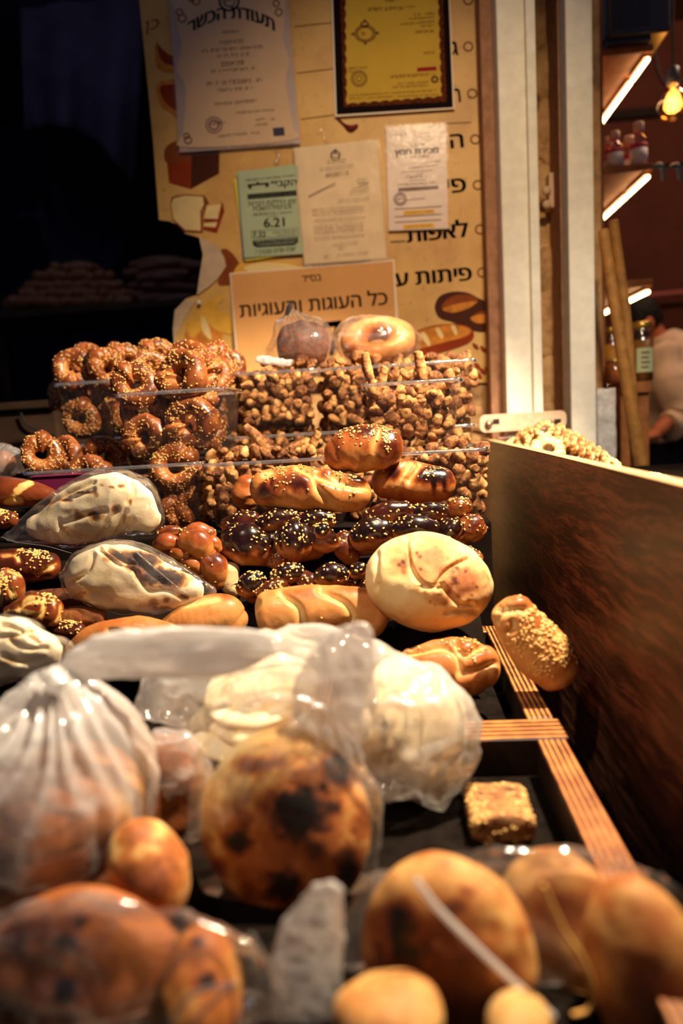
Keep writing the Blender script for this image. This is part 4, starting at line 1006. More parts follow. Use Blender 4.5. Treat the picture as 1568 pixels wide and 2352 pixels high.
tub('rear low tub of ring rolls at the left, under the stacked ring roll tub', (118, 1022), (515, 1003), YM, 1130, .19)
tub('stacked tub of sesame ring rolls furthest left', (121, 880), (322, 869), YB2, 1010, .17)
tub('stacked rear tub of ring rolls, half hidden behind the front ring roll tub', (330, 868), (534, 856), YB2, 1000, .17)
tub('stacked rear tub of crackers directly under the round bagged loaf', (541, 857), (730, 846), YB2, 988, .17)
tub('stacked rear tub of crackers directly under the bagged ring bread', (738, 846), (920, 836), YB2, 984, .17)
tub('stacked rear tub of crackers at the right end, before the bread drawing', (926, 835), (1090, 823), YB2, 978, .17)
tub('stacked front tub of large sesame ring rolls with one flat on top', (262, 908), (508, 886), 1.21, 1048, .16)
tub('stacked front tub of long cracker sticks above the single seeded bun', (835, 874), (1058, 876), 1.215, 1012, .16)

# ------------------------------------------------------------------ ring rolls
def ring_proto(seed, R=.0265, r=.0168, count=150, lap=.25):
    nu, nv = 72, 28; u = np.linspace(0, 2*math.pi, nu, endpoint=False); v = np.linspace(0, 2*math.pi, nv, endpoint=False)
    uu, vv = np.meshgrid(u, v, indexing='ij'); rr = r*(1+.10*np.sin(uu*2+seed)+.06*np.sin(3*uu+2*seed))
    d = np.abs(((uu-4.4+seed*.7+math.pi) % (2*math.pi))-math.pi); rr = rr*(1+lap*np.exp(-(d/.28)**2)-.22*np.exp(-((d-.42)/.10)**2))
    ell = 1+.07*math.sin(seed*3.1)
    V = np.stack([(R+rr*np.cos(vv))*np.cos(uu), rr*np.sin(vv)*1.0, (R+rr*np.cos(vv))*np.sin(uu)*ell], -1).reshape(-1, 3)
    F = [(i*nv+j, ((i+1) % nu)*nv+j, ((i+1) % nu)*nv+(j+1) % nv, i*nv+(j+1) % nv) for i in range(nu) for j in range(nv)]
    N = vnormals(V, F)
    if np.mean(np.sum(N*(V/np.linalg.norm(V, axis=1, keepdims=True))[:, :3], 1)) < 0: F = [f[::-1] for f in F]; N = -N
    V = V+N*(fbm(V+seed, .016, 3, seed)*.0022)[:, None]; N = vnormals(V, F)
    rad = np.cos(vv).reshape(-1)
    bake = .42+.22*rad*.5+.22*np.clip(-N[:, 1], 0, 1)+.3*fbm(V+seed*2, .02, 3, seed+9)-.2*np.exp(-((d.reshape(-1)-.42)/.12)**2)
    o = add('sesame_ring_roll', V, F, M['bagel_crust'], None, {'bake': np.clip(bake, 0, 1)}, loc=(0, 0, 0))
    wt = np.clip(.25-N[:, 1], 0, 1)*(1+.9*fbm(V, .02, 2, seed+4))*(rad > -.75); wt = np.clip(wt, 0, None)
    sesame(o, V, N, wt+1e-6, count, size=.0019, seed=seed)
    return o
RP = [ring_proto(k, .0266+.0008*(k % 3), .0166+.0006*(k % 2), 120+18*k) for k in range(5)]
used = [False]*5
def ring(px, py, dpx, Y, yaw, pitch, roll_, k, label, sink=None):
    o = RP[k]
    if used[k]: o = copy_tree(RP[k])
    used[k] = True
    c = P(px, py, Y); s = S(dpx, Y)/.087
    o.location = c; o.rotation_euler = (math.radians(pitch), math.radians(roll_), math.radians(yaw)); o.scale = (s, s, s)
    tag(o, label, 'ring roll', 'sesame ring rolls in the tubs')
R3 = [
 (170, 846, 98, 1.465, 18, -12, 0, 0, 'sesame ring roll resting at the top left of the furthest left tub'),
 (200, 834, 92, 1.53, -15, -8, 60, 1, 'ring roll peeking out behind the two front ones of the furthest left tub'),
 (246, 846, 96, 1.475, 52, -10, 40, 2, 'densely seeded ring roll turned sideways at the right of the furthest left tub'),
 (288, 836, 98, 1.53, 35, -8, 10, 3, 'rear ring roll at the top right of the furthest left tub'),
 (187, 962, 92, 1.450, 0, 4, 20, 4, 'ring roll with a tall hole standing at the bottom of the furthest left tub'),
 (262, 958, 96, 1.475, -42, 0, 30, 1, 'ring roll turned away at the bottom right of the furthest left tub'),
 (311, 884, 112, 1.262, 8, -14, 10, 3, 'pale topped ring roll leaning out at the left of the front ring roll tub'),
 (417, 862, 124, 1.265, -14, -16, -20, 2, 'large knotted ring roll crowning the front ring roll tub'),
 (430, 832, 110, 1.35, -20, -20, 30, 0, 'ring roll directly behind the large knotted one'),
 (462, 852, 104, 1.330, 48, -8, 80, 4, 'ring roll seen edge on, first of the row to the right of the knotted one'),
 (488, 858, 104, 1.40, 52, -8, 10, 1, 'ring roll seen edge on, further back to the right of the knotted one'),
 (334, 1003, 112, 1.268, 4, 6, 50, 0, 'shaded ring roll at the bottom left of the front ring roll tub'),
 (438, 970, 124, 1.262, -8, 5, -30, 2, 'ring roll with a wide hole at the bottom right of the front ring roll tub'),
 (363, 822, 92, 1.50, 20, -10, 0, 3, 'smooth brown ring roll at the back above the front ring roll tub'),
 (344, 846, 88, 1.44, 15, -14, 100, 4, 'small ring roll tucked between the two front ring roll tops'),
 (497, 836, 96, 1.475, 20, -18, 60, 3, 'dark ring roll arching over the rear tub beside the price card'),
 (522, 842, 90, 1.535, 30, -12, 20, 0, 'last ring roll at the right of the rear tub, next to the price card'),
 (520, 945, 92, 1.49, 55, 0, 40, 1, 'ring roll standing sideways deep in the rear tub'),
 (97, 1044, 102, 1.245, 22, -12, 10, 4, 'ring roll standing upright at the far left of the low front tub'),
 (152, 1044, 92, 1.29, -30, -10, 70, 0, 'torn looking ring roll second from the left in the low front tub'),
 (203, 1092, 104, 1.250, -20, -30, 120, 3, 'smooth ring roll lying low in front of the grey seeded one'),
 (243, 1050, 102, 1.31, 25, -18, 200, 2, 'grey seeded ring roll arched at the middle of the low front tub'),
 (285, 1052, 96, 1.35, 60, -10, 0, 1, 'ring roll half hidden behind the grey seeded arch'),
 (400, 1074, 118, 1.236, -4, -18, 60, 4, 'bright ring roll leaning over the rim at the right of the low front tub'),
 (350, 1122, 96, 1.27, 30, -50, 0, 0, 'ring roll lying behind the bright leaning one'),
 (402, 1172, 84, 1.238, 62, 0, 30, 3, 'ring roll on edge at the bottom of the low front tub, left of its neighbour'),
 (437, 1158, 100, 1.255, 66, 6, 90, 2, 'ring roll standing on edge at the bottom right corner of the low front tub'),
]
for i, (px, py, d, Y_, yw) in enumerate([(160, 905, 92, 1.50, 20), (215, 900, 92, 1.51, -20), (275, 905, 92, 1.52, 30), (225, 965, 90, 1.54, 0), (300, 960, 90, 1.53, 10)]): ring(px, py, d, Y_, yw, -5, 40*i, (i*2+1) % 5, 'ring roll deep inside the furthest left tub, seen only through its wall')
for i, (px, py, d, Y_, yw) in enumerate([(330, 940, 112, 1.285, 10), (385, 925, 108, 1.32, -25), (440, 915, 110, 1.33, 15), (385, 1000, 108, 1.33, 5), (470, 985, 104, 1.33, 40)]): ring(px, py, d, Y_, yw, -8, 50*i, (i*2) % 5, 'ring roll deep inside the front ring roll tub, mostly covered by those in front')
for i, (px, py, d, Y_, yw) in enumerate([(130, 1095, 100, 1.27, 10), (270, 1110, 100, 1.29, -10), (330, 1165, 100, 1.29, 30), (370, 1195, 92, 1.26, 60), (445, 1110, 92, 1.30, 50), (400, 1120, 96, 1.32, -30)]): ring(px, py, d, Y_, yw, -8, 35*i, (i*2+2) % 5, 'ring roll deep inside the low front tub, mostly covered by those in front')
for q in R3: ring(*q)

# ------------------------------------------------------------------ cracker sticks
def cracker_proto(seed, L, r, bend):
    rs = random.Random(seed)
    K = [[-L/2, 0, 0, r*rs.uniform(.7, .9), r*.85], [-L/6, 0, bend*.8, r*rs.uniform(.95, 1.2), r*1.05], [L/6, bend*.3, bend*.8, r*rs.uniform(.9, 1.2), r*1.1], [L/2, 0, 0, r*rs.uniform(.65, .95), r*.85]]
    V, F, t, a = sweep(K, 18 if L < .04 else 34, 16, (0, 1, 0), (.45, .45)); N = vnormals(V, F)
    V = V+N*(fbm(V+seed*3, .007, 3, seed)*.0022)[:, None]; N = vnormals(V, F)
    bake = .46+.4*fbm(V+seed, .012, 3, seed+5)+.15*N[:, 2]
    return add('cracker_stick', V, F, M['cracker_crust'], None, {'bake': np.clip(bake, 0, 1)}, loc=(0, 0, 0))
CP = [cracker_proto(k, .019+.003*(k % 4), .0084+.0006*(k % 3), .003*(k % 3)) for k in range(7)]
LP_ = [cracker_proto(20+k, .058+.008*k, .0092+.0006*k, .003*k) for k in range(3)]
cused = set()
def cracker(px, py, Y, rot, sc, proto, label, group):
    o = proto
    if id(proto) in cused: o = copy_tree(proto)
    cused.add(id(proto))
    o.location = P(px, py, Y); o.rotation_euler = [math.radians(a) for a in rot]; o.scale = (sc, sc, sc)
    tag(o, label, 'cracker', group)
rs = random.Random(31)
def fill(x0, x1, y0, y1, dx, dy, Y, label, group, layers=2, ysk=-.055, big=1.0):
    for L in range(layers):
        for iy in range(max(1, int((y1-y0)/dy))):
            for ix in range(max(1, int((x1-x0)/dx))):
                px = x0+dx*(ix+.5+.5*(iy % 2)*.8+.35*L)+rs.uniform(-.25, .25)*dx; py = y0+dy*(iy+.5+.4*L)+rs.uniform(-.25, .25)*dy+ysk*(px-x0)
                if px > x1 or py > y1+ysk*(px-x0)+4: continue
                end_on = rs.random() < .45
                rot = (rs.uniform(-30, 30), rs.uniform(0, 180), rs.uniform(60, 120) if end_on else rs.uniform(-35, 35))
                cracker(px, py, Y+.028*L+rs.uniform(-.003, .003), rot, big*rs.uniform(.9, 1.15), CP[rs.randrange(7)], label, group)
D1, D2 = 'knobbly cracker nugget behind the clear wall of the tub under the ', 'crackers in the tub under the '
fill(551, 724, 862, 988, 23, 19, YB2+.026, D1+'round bagged loaf', D2+'round bagged loaf', 1)
fill(746, 838, 852, 984, 24, 20, YB2+.026, D1+'bagged ring bread', D2+'bagged ring bread', 1)
fill(1040, 1086, 834, 964, 22, 20, YB2+.026, 'knobbly cracker nugget in the narrow strip of the right end tub', 'crackers in the right end tub', 1)
fill(850, 1042, 892, 1006, 25, 21, 1.243, 'knobbly cracker stick inside the stacked front tub above the seeded bun', 'crackers in the stacked front tub', 1, 0)
fill(466, 560, 1070, 1200, 25, 22, YL+.026, 'cracker stick in the low middle tub left of the plaited buns', 'crackers in the low middle tub', 1)
fill(1040, 1108, 1042, 1165, 23, 22, YL+.026, 'cracker stick in the low right tub beside the wood panel', 'crackers in the low right tub', 1)
fill(548, 740, 1006, 1030, 40, 22, YM+.03, 'cracker piece in the rear low tub behind the standing sticks', 'crackers in the rear low tub', 1)
fill(930, 1035, 1040, 1060, 26, 22, YL+.03, 'cracker piece heaped at the rim of the low right tub', 'crackers heaped on the low right tub', 1)
fill(470, 735, 1038, 1062, 26, 19, YL+.04, 'cracker piece heaped at the rim of the low middle tub', 'crackers heaped on the low middle tub', 1)
fill(1046, 1084, 985, 1012, 24, 18, YM+.03, 'cracker piece in the rear low tub at the right end', 'crackers in the rear low right tub', 1)
# everything deeper in the tubs, past counting
mb = MB(); BK = []
def deep(x0, x1, y0, y1, Y0, Y1, dx, dy, ysk=-.055):
    nl = 0; Yd = Y0
    while Yd < Y1:
        py = y0
        while py < y1:
            px = x0
            while px < x1:
                q = CP[rs.randrange(7)].data; V = np.array([v.co[:] for v in q.vertices]); F = [list(p.vertices) for p in q.polygons]
                V = V @ rotm(rs.uniform(0, 360), rs.uniform(0, 360), rs.uniform(0, 360)).T*rs.uniform(.9, 1.2)
                mb.add(V+P(px+rs.uniform(-.3, .3)*dx, py+rs.uniform(-.3, .3)*dy+ysk*(px-x0), Yd+rs.uniform(-.006, .006)), F)
                b_ = np.zeros(len(V)); q.attributes['bake'].data.foreach_get('value', b_); BK.append(b_); px += dx
            py += dy
        Yd += .026
deep(556, 720, 868, 992, YB2+.048, YB2+.12, 24, 20); deep(752, 906, 856, 980, YB2+.048, YB2+.12, 24, 20); deep(940, 1078, 838, 974, YB2+.048, YB2+.12, 24, 20)
deep(856, 1036, 900, 1000, 1.266, 1.33, 26, 22, 0); deep(474, 780, 1070, 1195, YL+.048, YL+.09, 28, 24); deep(820, 1104, 1054, 1175, YL+.048, YL+.09, 28, 24)
deep(535, 790, 1006, 1100, YM+.05, YM+.10, 28, 24); deep(820, 1080, 996, 1090, YM+.05, YM+.10, 28, 24)
o = add('cracker_heap', np.concatenate(mb.V), mb.F, M['cracker_crust'], None, {'bake': np.concatenate(BK)}); o['kind'] = 'stuff'; o['label'] = 'cracker pieces packed deeper inside the clear tubs'; o['category'] = 'crackers'
print('CRACKERS', len([o for o in D.objects if o.name.startswith('cracker_stick')]))
z = 'z2'
def top(x, y, Y, ang, Lpx, long_, label, yaw=0):
    q = Q(z, x, y); pr = LP_[rs.randrange(3)] if long_ else CP[rs.randrange(7)]
    base = .075 if long_ else .036
    s = S(Lpx/2.306, Y)/base; s = min(max(s, .8), 1.5)
    cracker(q[0], q[1], Y, (rs.uniform(-15, 15), -ang, yaw+rs.uniform(-12, 12)), s, pr, label, 'crackers heaped on top of the tubs')
T = 'cracker heaped on top of the '
for x, y, a, L, lg, lb in [(300, 356, 20, 80, 0, 'round loaf tub, leftmost dark one'), (360, 366, -10, 80, 0, 'round loaf tub, second from the left'), (430, 362, 30, 80, 0, 'round loaf tub, pale one in the middle'), (490, 345, 25, 90, 0, 'round loaf tub, pale raised one'), (545, 362, 40, 80, 0, 'round loaf tub, pale one at the right'),
        (610, 372, 0, 70, 0, 'ring bread tub, leftmost one'), (650, 352, 40, 70, 0, 'ring bread tub, dark second one'), (710, 350, -20, 90, 0, 'ring bread tub, large rounded one'), (790, 322, 20, 80, 0, 'ring bread tub, highest dark one')]:
    top(x, y, YB2+.045, a, L, lg, T+lb)
for x, y, a, L, lg, lb in [(1180, 318, 0, 80, 0, 'right end tub, pale rear one'), (1275, 322, -10, 60, 0, 'right end tub, small dark rear one'), (1340, 322, 30, 70, 0, 'right end tub, dark one before the wheat drawing'), (1370, 315, 80, 60, 0, 'right end tub, dark upright one at the corner'), (1000, 350, 70, 90, 0, 'right end tub, upright pale one'), (890, 340, 60, 90, 0, 'right end tub, dark upright one behind the sticks'), (1240, 372, 5, 120, 0, 'right end tub, long flat pale one'), (1350, 380, 10, 80, 0, 'right end tub, dark one below the rim')]:
    top(x, y, YB2+.03, a, L, lg, T+lb)
for x, y, a, L, lg, lb in [(845, 385, 100, 150, 1, 'stacked front tub, thin upright stick at the left'), (915, 450, 75, 180, 1, 'stacked front tub, bright slanting stick'), (1122, 380, 98, 200, 1, 'stacked front tub, thick bright stick standing tallest'), (985, 412, 30, 90, 0, 'stacked front tub, rounded pale one'), (1045, 420, -45, 90, 0, 'stacked front tub, pale one left of the tallest'),
        (1200, 425, -10, 110, 0, 'stacked front tub, pale one right of the tallest'), (1290, 425, 50, 110, 0, 'stacked front tub, dark ended one at the right'), (1090, 500, 20, 170, 1, 'stacked front tub, long stick lying under the rim'), (880, 540, 95, 180, 1, 'stacked front tub, long stick standing at the left wall'), (1200, 490, 15, 150, 1, 'stacked front tub, stick lying right of the tallest'), (1000, 540, 40, 120, 0, 'stacked front tub, slanting one in the middle')]:
    top(x, y, 1.252, a, L, lg, T+lb)
for x, y, a, L, lg, lb in [(262, 770, -52, 230, 1, 'low middle tub, long pale stick leaning up'), (435, 812, 25, 140, 1, 'low middle tub, curved pale stick'), (550, 785, 62, 130, 1, 'low middle tub, stick standing beside the seeded bun'), (60, 845, 10, 90, 0, 'low middle tub, broken end at the left'), (158, 812, 5, 80, 0, 'low middle tub, flat dark one'), (225, 825, 80, 90, 0, 'low middle tub, round dark one'),
        (345, 815, -20, 70, 0, 'low middle tub, small one behind the curved stick'), (165, 852, 20, 90, 0, 'low middle tub, pale knobbly one at the rim'), (20, 880, 20, 100, 0, 'low middle tub, half ring at the left corner'), (60, 890, 30, 120, 0, 'low middle tub, ridged piece beside the corner')]:
    top(x, y, YL+.045, a, L, lg, T+lb)
for x, y, a, L, lg, lb in [(1060, 835, 0, 110, 0, 'low right tub, flat one beside the dark bun'), (1180, 812, 20, 80, 0, 'low right tub, dark one in the middle'), (1240, 830, 40, 60, 0, 'low right tub, small one in the middle'), (1285, 785, 30, 100, 0, 'low right tub, pale one near the corner'), (1355, 775, 60, 100, 0, 'low right tub, pale upright one at the corner'), (1245, 865, 100, 90, 0, 'low right tub, pale one hanging below the rim'), (1130, 850, 10, 80, 0, 'low right tub, pale one above the dark bun')]:
    top(x, y, YL+.03, a, L, lg, T+lb)

# ------------------------------------------------------------------ dried rings behind the panel
def fig_proto(k):
    nu, nv = 64, 22; u = np.linspace(0, 2*math.pi, nu, endpoint=False); v = np.linspace(0, 2*math.pi, nv, endpoint=False)
    uu, vv = np.meshgrid(u, v, indexing='ij'); R, r = .024, .0125
    V = np.stack([(R+r*np.cos(vv)*.95)*np.cos(uu), r*np.sin(vv)*.62, (R+r*np.cos(vv)*.95)*np.sin(uu)*.9], -1).reshape(-1, 3)
    F = [(i*nv+j, ((i+1) % nu)*nv+j, ((i+1) % nu)*nv+(j+1) % nv, i*nv+(j+1) % nv) for i in range(nu) for j in range(nv)]
    N = vnormals(V, F)
    if np.mean(np.sum(N*V, 1)) < 0: F = [f[::-1] for f in F]; N = -N
    cr = np.sin(uu.reshape(-1)*13+k+2*fbm(V, .02, 2, k)); V = V+N*(.0006*cr+.0026*fbm(V+k, .008, 3, k))[:, None]
    return add('dried_ring', V, F, M['dried_fig'], None, {'bake': np.clip(.2+.25*(1-cr)*.5+.35*np.clip(np.cos(vv).reshape(-1), 0, 1)+.3*fbm(V, .01, 2, k), 0, 1)}, loc=(0, 0, 0))
FPp = [fig_proto(k) for k in range(3)]; fu = set()
def fig(px, py, d, Y, rot, k, label):
    o = FPp[k]
    if k in fu: o = copy_tree(o)
    fu.add(k); s = S(d, Y)/.073
    o.location = P(px, py, Y); o.rotation_euler = [math.radians(a) for a in rot]; o.scale = (s, s, s); tag(o, label, 'dried ring', 'dried rings behind the side panel')
FL = [(1249, 988, 52, 1.42, (10, 0, 15), 0, 'pale dried ring standing upright at the top, its hole facing front'), (1258, 1032, 84, 1.34, (-38, 0, 10), 1, 'large pale dried ring lying in front of the upright one'),
      (1286, 1000, 62, 1.44, (0, 0, 55), 2, 'dried ring edge on, first right of the upright pale one'), (1304, 1014, 64, 1.46, (0, 0, 62), 0, 'dried ring edge on, second right of the upright pale one'),
      (1322, 1020, 64, 1.43, (0, 0, 60), 1, 'brown dried ring edge on, third right of the upright pale one'), (1338, 1028, 62, 1.40, (0, 10, 65), 2, 'brown dried ring edge on, fourth right of the upright pale one'),
      (1356, 1040, 58, 1.38, (0, 20, 60), 0, 'dried ring right of the middle of the row, sinking to the panel edge'), (1374, 1050, 56, 1.36, (0, 10, 70), 1, 'dried ring third from the right end of the heap'), (1392, 1058, 56, 1.34, (-20, 0, 60), 2, 'dried ring second from the right end of the heap'), (1406, 1068, 50, 1.33, (-40, 0, 30), 0, 'smallest dried ring at the right end of the heap'),
      (1218, 1004, 56, 1.46, (0, 0, -60), 1, 'dried ring edge on, just left of the upright pale one'), (1200, 1012, 54, 1.47, (0, 0, -64), 2, 'brown dried ring second left of the upright pale one'), (1182, 1018, 46, 1.49, (-50, 0, -40), 0, 'flat lying dried ring at the left end of the heap'), (1228, 1020, 60, 1.43, (-20, 0, -50), 2, 'dark dried ring between the left end and the large pale one')]
for q in FL: fig(*q)
# lower layers that fill the heap
for k in range(16):
    px = 1190+k*14; fig(px, 1062+k*2.6, 60, 1.45-.008*k, (rs.uniform(-80, -50), 0, rs.uniform(-40, 40)), k % 3, 'dried ring in the lower layer of the heap, mostly covered by others')
for k, (px, py) in enumerate(((1500, 1095), (1520, 1100), (1545, 1108))):
    fig(px, py, 46, 1.2, (-70, 0, 20*k), k, ['dried ring alone at the foot of the poles', 'dried ring second along the panel edge right of the poles', 'dried ring at the right edge of the photo behind the panel'][k])
print('CRACKERS', len([o for o in D.objects if o.name.startswith('cracker_stick')]))
# ------------------------------------------------------------------ breads of the heap
G_UP = np.array([.12, -.45, .88]); G_UP /= np.linalg.norm(G_UP)
def bread(name, label, cat, z, Y, K, flat, mat, lo=.2, hi=.7, pw=1.2, gr=None, gw=7, gd=.006, sp=None, seeds=0, zones=None, amp=.0022, sc=.03, n=70, m=64, cap=(.7, .7), seed=1, group=None, ref=(0, 1, 0), ppw=2.0, seedsize=.0023, topw=1.0):
    V, F, t, a = sweep(keys(z, Y, K, flat), n, m, ref, cap, ppw); N = vnormals(V, F)
    V = V+N*((fbm(V+seed, sc, 3, seed)*amp)+(fbm(V+seed, .006, 2, seed+3)*.0004))[:, None]; N = vnormals(V, F); wt = np.zeros(len(V))
    if gr: V, wt = groove(V, N, z, gr, gw, gd); N = vnormals(V, F)
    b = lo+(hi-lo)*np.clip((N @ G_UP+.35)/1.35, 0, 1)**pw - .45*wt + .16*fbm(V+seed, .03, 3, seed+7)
    if sp: b = b+spots(V, N, z, sp)
    o = add(name, V, F, mat if not isinstance(mat, str) else M[mat], None, {'bake': np.clip(b, 0, 1)}); tag(o, label, cat, group)
    if seeds:
        w_ = np.clip(N @ G_UP, 0, 1)**topw*(1-wt)*(.55+.6*fbm(V, .02, 2, seed+11))
        if zones:
            p = proj(V); zz = np.zeros(len(V)); s = ZOOM[z][2]
            for x, y, r in zones:
                q = Q(z, x, y); zz = np.maximum(zz, np.exp(-((p[:, 0]-q[0])**2+(p[:, 1]-q[1])**2)/(r/s)**2))
            w_ = w_*zz*facing(V, N)
        sesame(o, V, N, np.clip(w_, 0, None)+1e-9, seeds, seed=seed, size=seedsize)
    return o
def lobes(name, label, cat, z, Y, L, mat, seeds=0, lo=.1, hi=.9, pw=1.6, amp=.0018, seed=1, core=None, seedsize=.0023):
    """plaited loaf: every row one plump strand piece x0,y0,x1,y1,r,dY,flat,bake scale[,bend]"""
    mb = MB(); B = []; Ns = []
    rows = list(L)+([] if core is None else core)
    for k, q in enumerate(rows):
        x0, y0, x1, y1, r, dY, fl, hk = q[:8]; bd = q[8] if len(q) > 8 else 0
        mx, my = (x0+x1)/2, (y0+y1)/2; nx, ny = -(y1-y0), (x1-x0); ln = math.hypot(nx, ny)+1e-6
        r = r*1.04; K = keys(z, Y, [(x0, y0, r*.80, dY), (mx+nx/ln*bd, my+ny/ln*bd, r, dY-.003), (x1, y1, r*.80, dY)], fl)
        V, F, t, a = sweep(K, 22, 40, (0, 1, 0), (.85, .85)); N = vnormals(V, F)
        V = V+N*(fbm(V+seed+k, .025, 3, seed+k)*amp)[:, None]; N = vnormals(V, F)
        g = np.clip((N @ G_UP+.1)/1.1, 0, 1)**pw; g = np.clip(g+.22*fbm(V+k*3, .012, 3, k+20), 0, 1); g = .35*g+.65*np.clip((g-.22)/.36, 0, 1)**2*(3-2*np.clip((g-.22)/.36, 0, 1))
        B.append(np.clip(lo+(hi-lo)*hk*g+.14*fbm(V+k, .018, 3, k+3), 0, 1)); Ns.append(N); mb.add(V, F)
    V = np.concatenate(mb.V); N = np.concatenate(Ns); B = np.concatenate(B)
    o = add(name, V, mb.F, M[mat], None, {'bake': B}); tag(o, label, cat)
    if seeds:
        p = np.clip(N @ G_UP-.05, 0, 1)*facing(V, N)*(.6+.6*fbm(V, .025, 2, seed)); sesame(o, V, N, np.clip(p, 0, None)+1e-9, seeds, seed=seed, size=seedsize)
    return o
z = 'z4'
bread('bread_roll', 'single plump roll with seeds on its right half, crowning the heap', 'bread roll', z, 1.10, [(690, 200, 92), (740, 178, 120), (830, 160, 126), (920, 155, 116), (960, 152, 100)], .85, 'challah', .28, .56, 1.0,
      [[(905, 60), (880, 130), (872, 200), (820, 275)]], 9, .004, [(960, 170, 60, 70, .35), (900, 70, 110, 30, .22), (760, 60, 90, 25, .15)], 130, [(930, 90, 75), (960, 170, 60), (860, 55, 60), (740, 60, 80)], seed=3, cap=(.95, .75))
bread('plaited_bun', 'long golden twisted bun with a dark knob at its right end, below the crowning roll', 'bun', z, 1.08, [(300, 372, 102), (400, 372, 122), (540, 378, 122), (680, 392, 112), (770, 402, 98)], .85, 'challah', .18, .44, .9,
      [[(470, 255), (545, 300), (570, 370), (640, 450), (700, 490)], [(640, 285), (690, 330), (760, 360), (850, 370)], [(330, 270), (260, 330), (230, 400)], [(570, 300), (640, 330), (700, 350)]], 9, .008,
      [(450, 330, 100, 45, .32), (310, 400, 60, 60, .30), (800, 318, 52, 34, .55), (620, 300, 45, 25, .35), (270, 360, 45, 40, .22), (490, 375, 50, 40, .2)], 90, [(400, 260, 130), (620, 290, 90), (750, 300, 60)], seed=5, cap=(.9, 1.0))
bread('bread_roll', 'smooth brown roll half hidden behind the left end of the long twisted bun', 'bread roll', z, 1.14, [(205, 345, 62), (195, 400, 80), (205, 440, 60)], 1.0, 'challah', .3, .5, 1, seed=6)
bread('plaited_bun', 'bun with shiny dark glaze running down its front, right below the crowning roll', 'bun', z, 1.12, [(920, 345, 80), (1010, 330, 112), (1120, 345, 108), (1225, 350, 92)], .9, 'challah', .3, .42, 1,
      [[(1070, 240), (1010, 330), (980, 440)], [(1130, 230), (1060, 330)]], 9, .007, [(1180, 300, 110, 45, .65), (1190, 360, 13, 40, .5), (1250, 355, 13, 40, .5), (980, 290, 40, 40, .55), (1080, 215, 60, 22, .3)], 30, [(1000, 260, 60), (1200, 260, 60)], seed=7, cap=(.8, .9))
bread('bread_roll', 'sliver of a dark glossy roll between the two buns', 'bread roll', z, 1.15, [(870, 470, 30), (960, 470, 34)], 1, 'challah', .6, .95, 1, seed=8)
DB = [(125, 660, 270, 690, 118, -.004, .8, 1.05, -8), (90, 570, 240, 535, 50, .010, .85, .7, -6), (265, 575, 440, 528, 58, .010, .9, .8, -12), (415, 655, 490, 650, 116, -.014, .75, 1.05, 0), (590, 650, 598, 630, 102, -.002, .8, .8),
      (592, 592, 606, 600, 48, -.052, .9, 1.8), (480, 560, 640, 540, 52, .012, .9, .85, -14), (330, 750, 430, 765, 55, .0, .8, .3)]
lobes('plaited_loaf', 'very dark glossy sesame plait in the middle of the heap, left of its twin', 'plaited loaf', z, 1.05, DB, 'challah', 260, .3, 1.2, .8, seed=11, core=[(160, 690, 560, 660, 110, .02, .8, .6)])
DR = [(800, 640, 930, 600, 92, -.004, .8, 1.05, -8), (715, 640, 750, 735, 68, .006, .85, .55, 8), (850, 535, 1040, 490, 62, .006, .85, .7, -8), (1010, 590, 1190, 600, 74, -.008, .8, 1.05, -10), (1090, 500, 1250, 500, 50, .012, .85, .8, -6),
      (1255, 590, 1300, 615, 80, -.010, .8, 1.35), (1290, 490, 1360, 465, 52, .010, .85, .5, -6), (1365, 560, 1415, 600, 76, .002, .85, .5), (1400, 590, 1432, 580, 44, .0, .9, .55), (950, 680, 1100, 690, 60, .004, .8, .3)]
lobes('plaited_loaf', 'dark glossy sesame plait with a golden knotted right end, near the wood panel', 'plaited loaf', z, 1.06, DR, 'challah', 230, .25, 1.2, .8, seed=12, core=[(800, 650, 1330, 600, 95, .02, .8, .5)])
DU = [(190, 910, 260, 860, 70, 0, .8, .9, -6), (360, 850, 470, 820, 58, -.004, .8, .95, -8), (280, 930, 400, 880, 52, -.012, .8, .6), (600, 850, 700, 830, 72, -.010, .8, 1.0, -6), (500, 850, 560, 900, 55, -.004, .8, .6), (780, 800, 800, 820, 52, -.004, .8, 1.2), (760, 860, 800, 870, 40, .0, .8, .9)]
lobes('plaited_loaf', 'dark sesame plait lying under the very dark one, behind the golden roll', 'plaited loaf', z, .99, DU, 'challah', 210, .28, 1.15, .8, seed=13, core=[(230, 930, 760, 870, 70, .02, .8, .5)])
bread('dough_roll', 'pale unglazed roll end under the left of the very dark plait', 'bread roll', z, 1.03, [(110, 800, 50), (110, 880, 58), (150, 920, 40)], 1, 'round_crust', .02, .2, 1, seed=14, n=30, m=32)
bread('bread_roll', 'smooth golden roll with curved creases in front of the plaits', 'bread roll', z, .905, [(330, 1060, 150), (430, 1035, 148), (560, 1020, 140), (680, 1010, 128), (790, 1020, 130), (880, 1060, 118)], .8, 'golden_crust', .18, .52, 1.0,
      [[(380, 925), (470, 1000), (488, 1080), (500, 1150)], [(590, 910), (700, 965), (752, 1030), (745, 1080), (650, 1130), (540, 1160)], [(250, 980), (215, 1040)]], 8, .009, [(480, 930, 130, 25, .18), (760, 910, 110, 20, .2)], 6, None, seed=15, cap=(.6, .7))
bread('bread_roll', 'golden roll with a dark peak, left of the creased golden roll', 'bread roll', 'z3', .93, [(1070, 1090, 90), (1200, 1050, 140), (1340, 1015, 165), (1440, 1005, 160), (1510, 1050, 120)], .8, 'golden_crust', .2, .50, 1.0,
      [[(1190, 920), (1300, 900), (1400, 880)]], 8, .003, [(1440, 850, 90, 30, .3)], 0, seed=16)
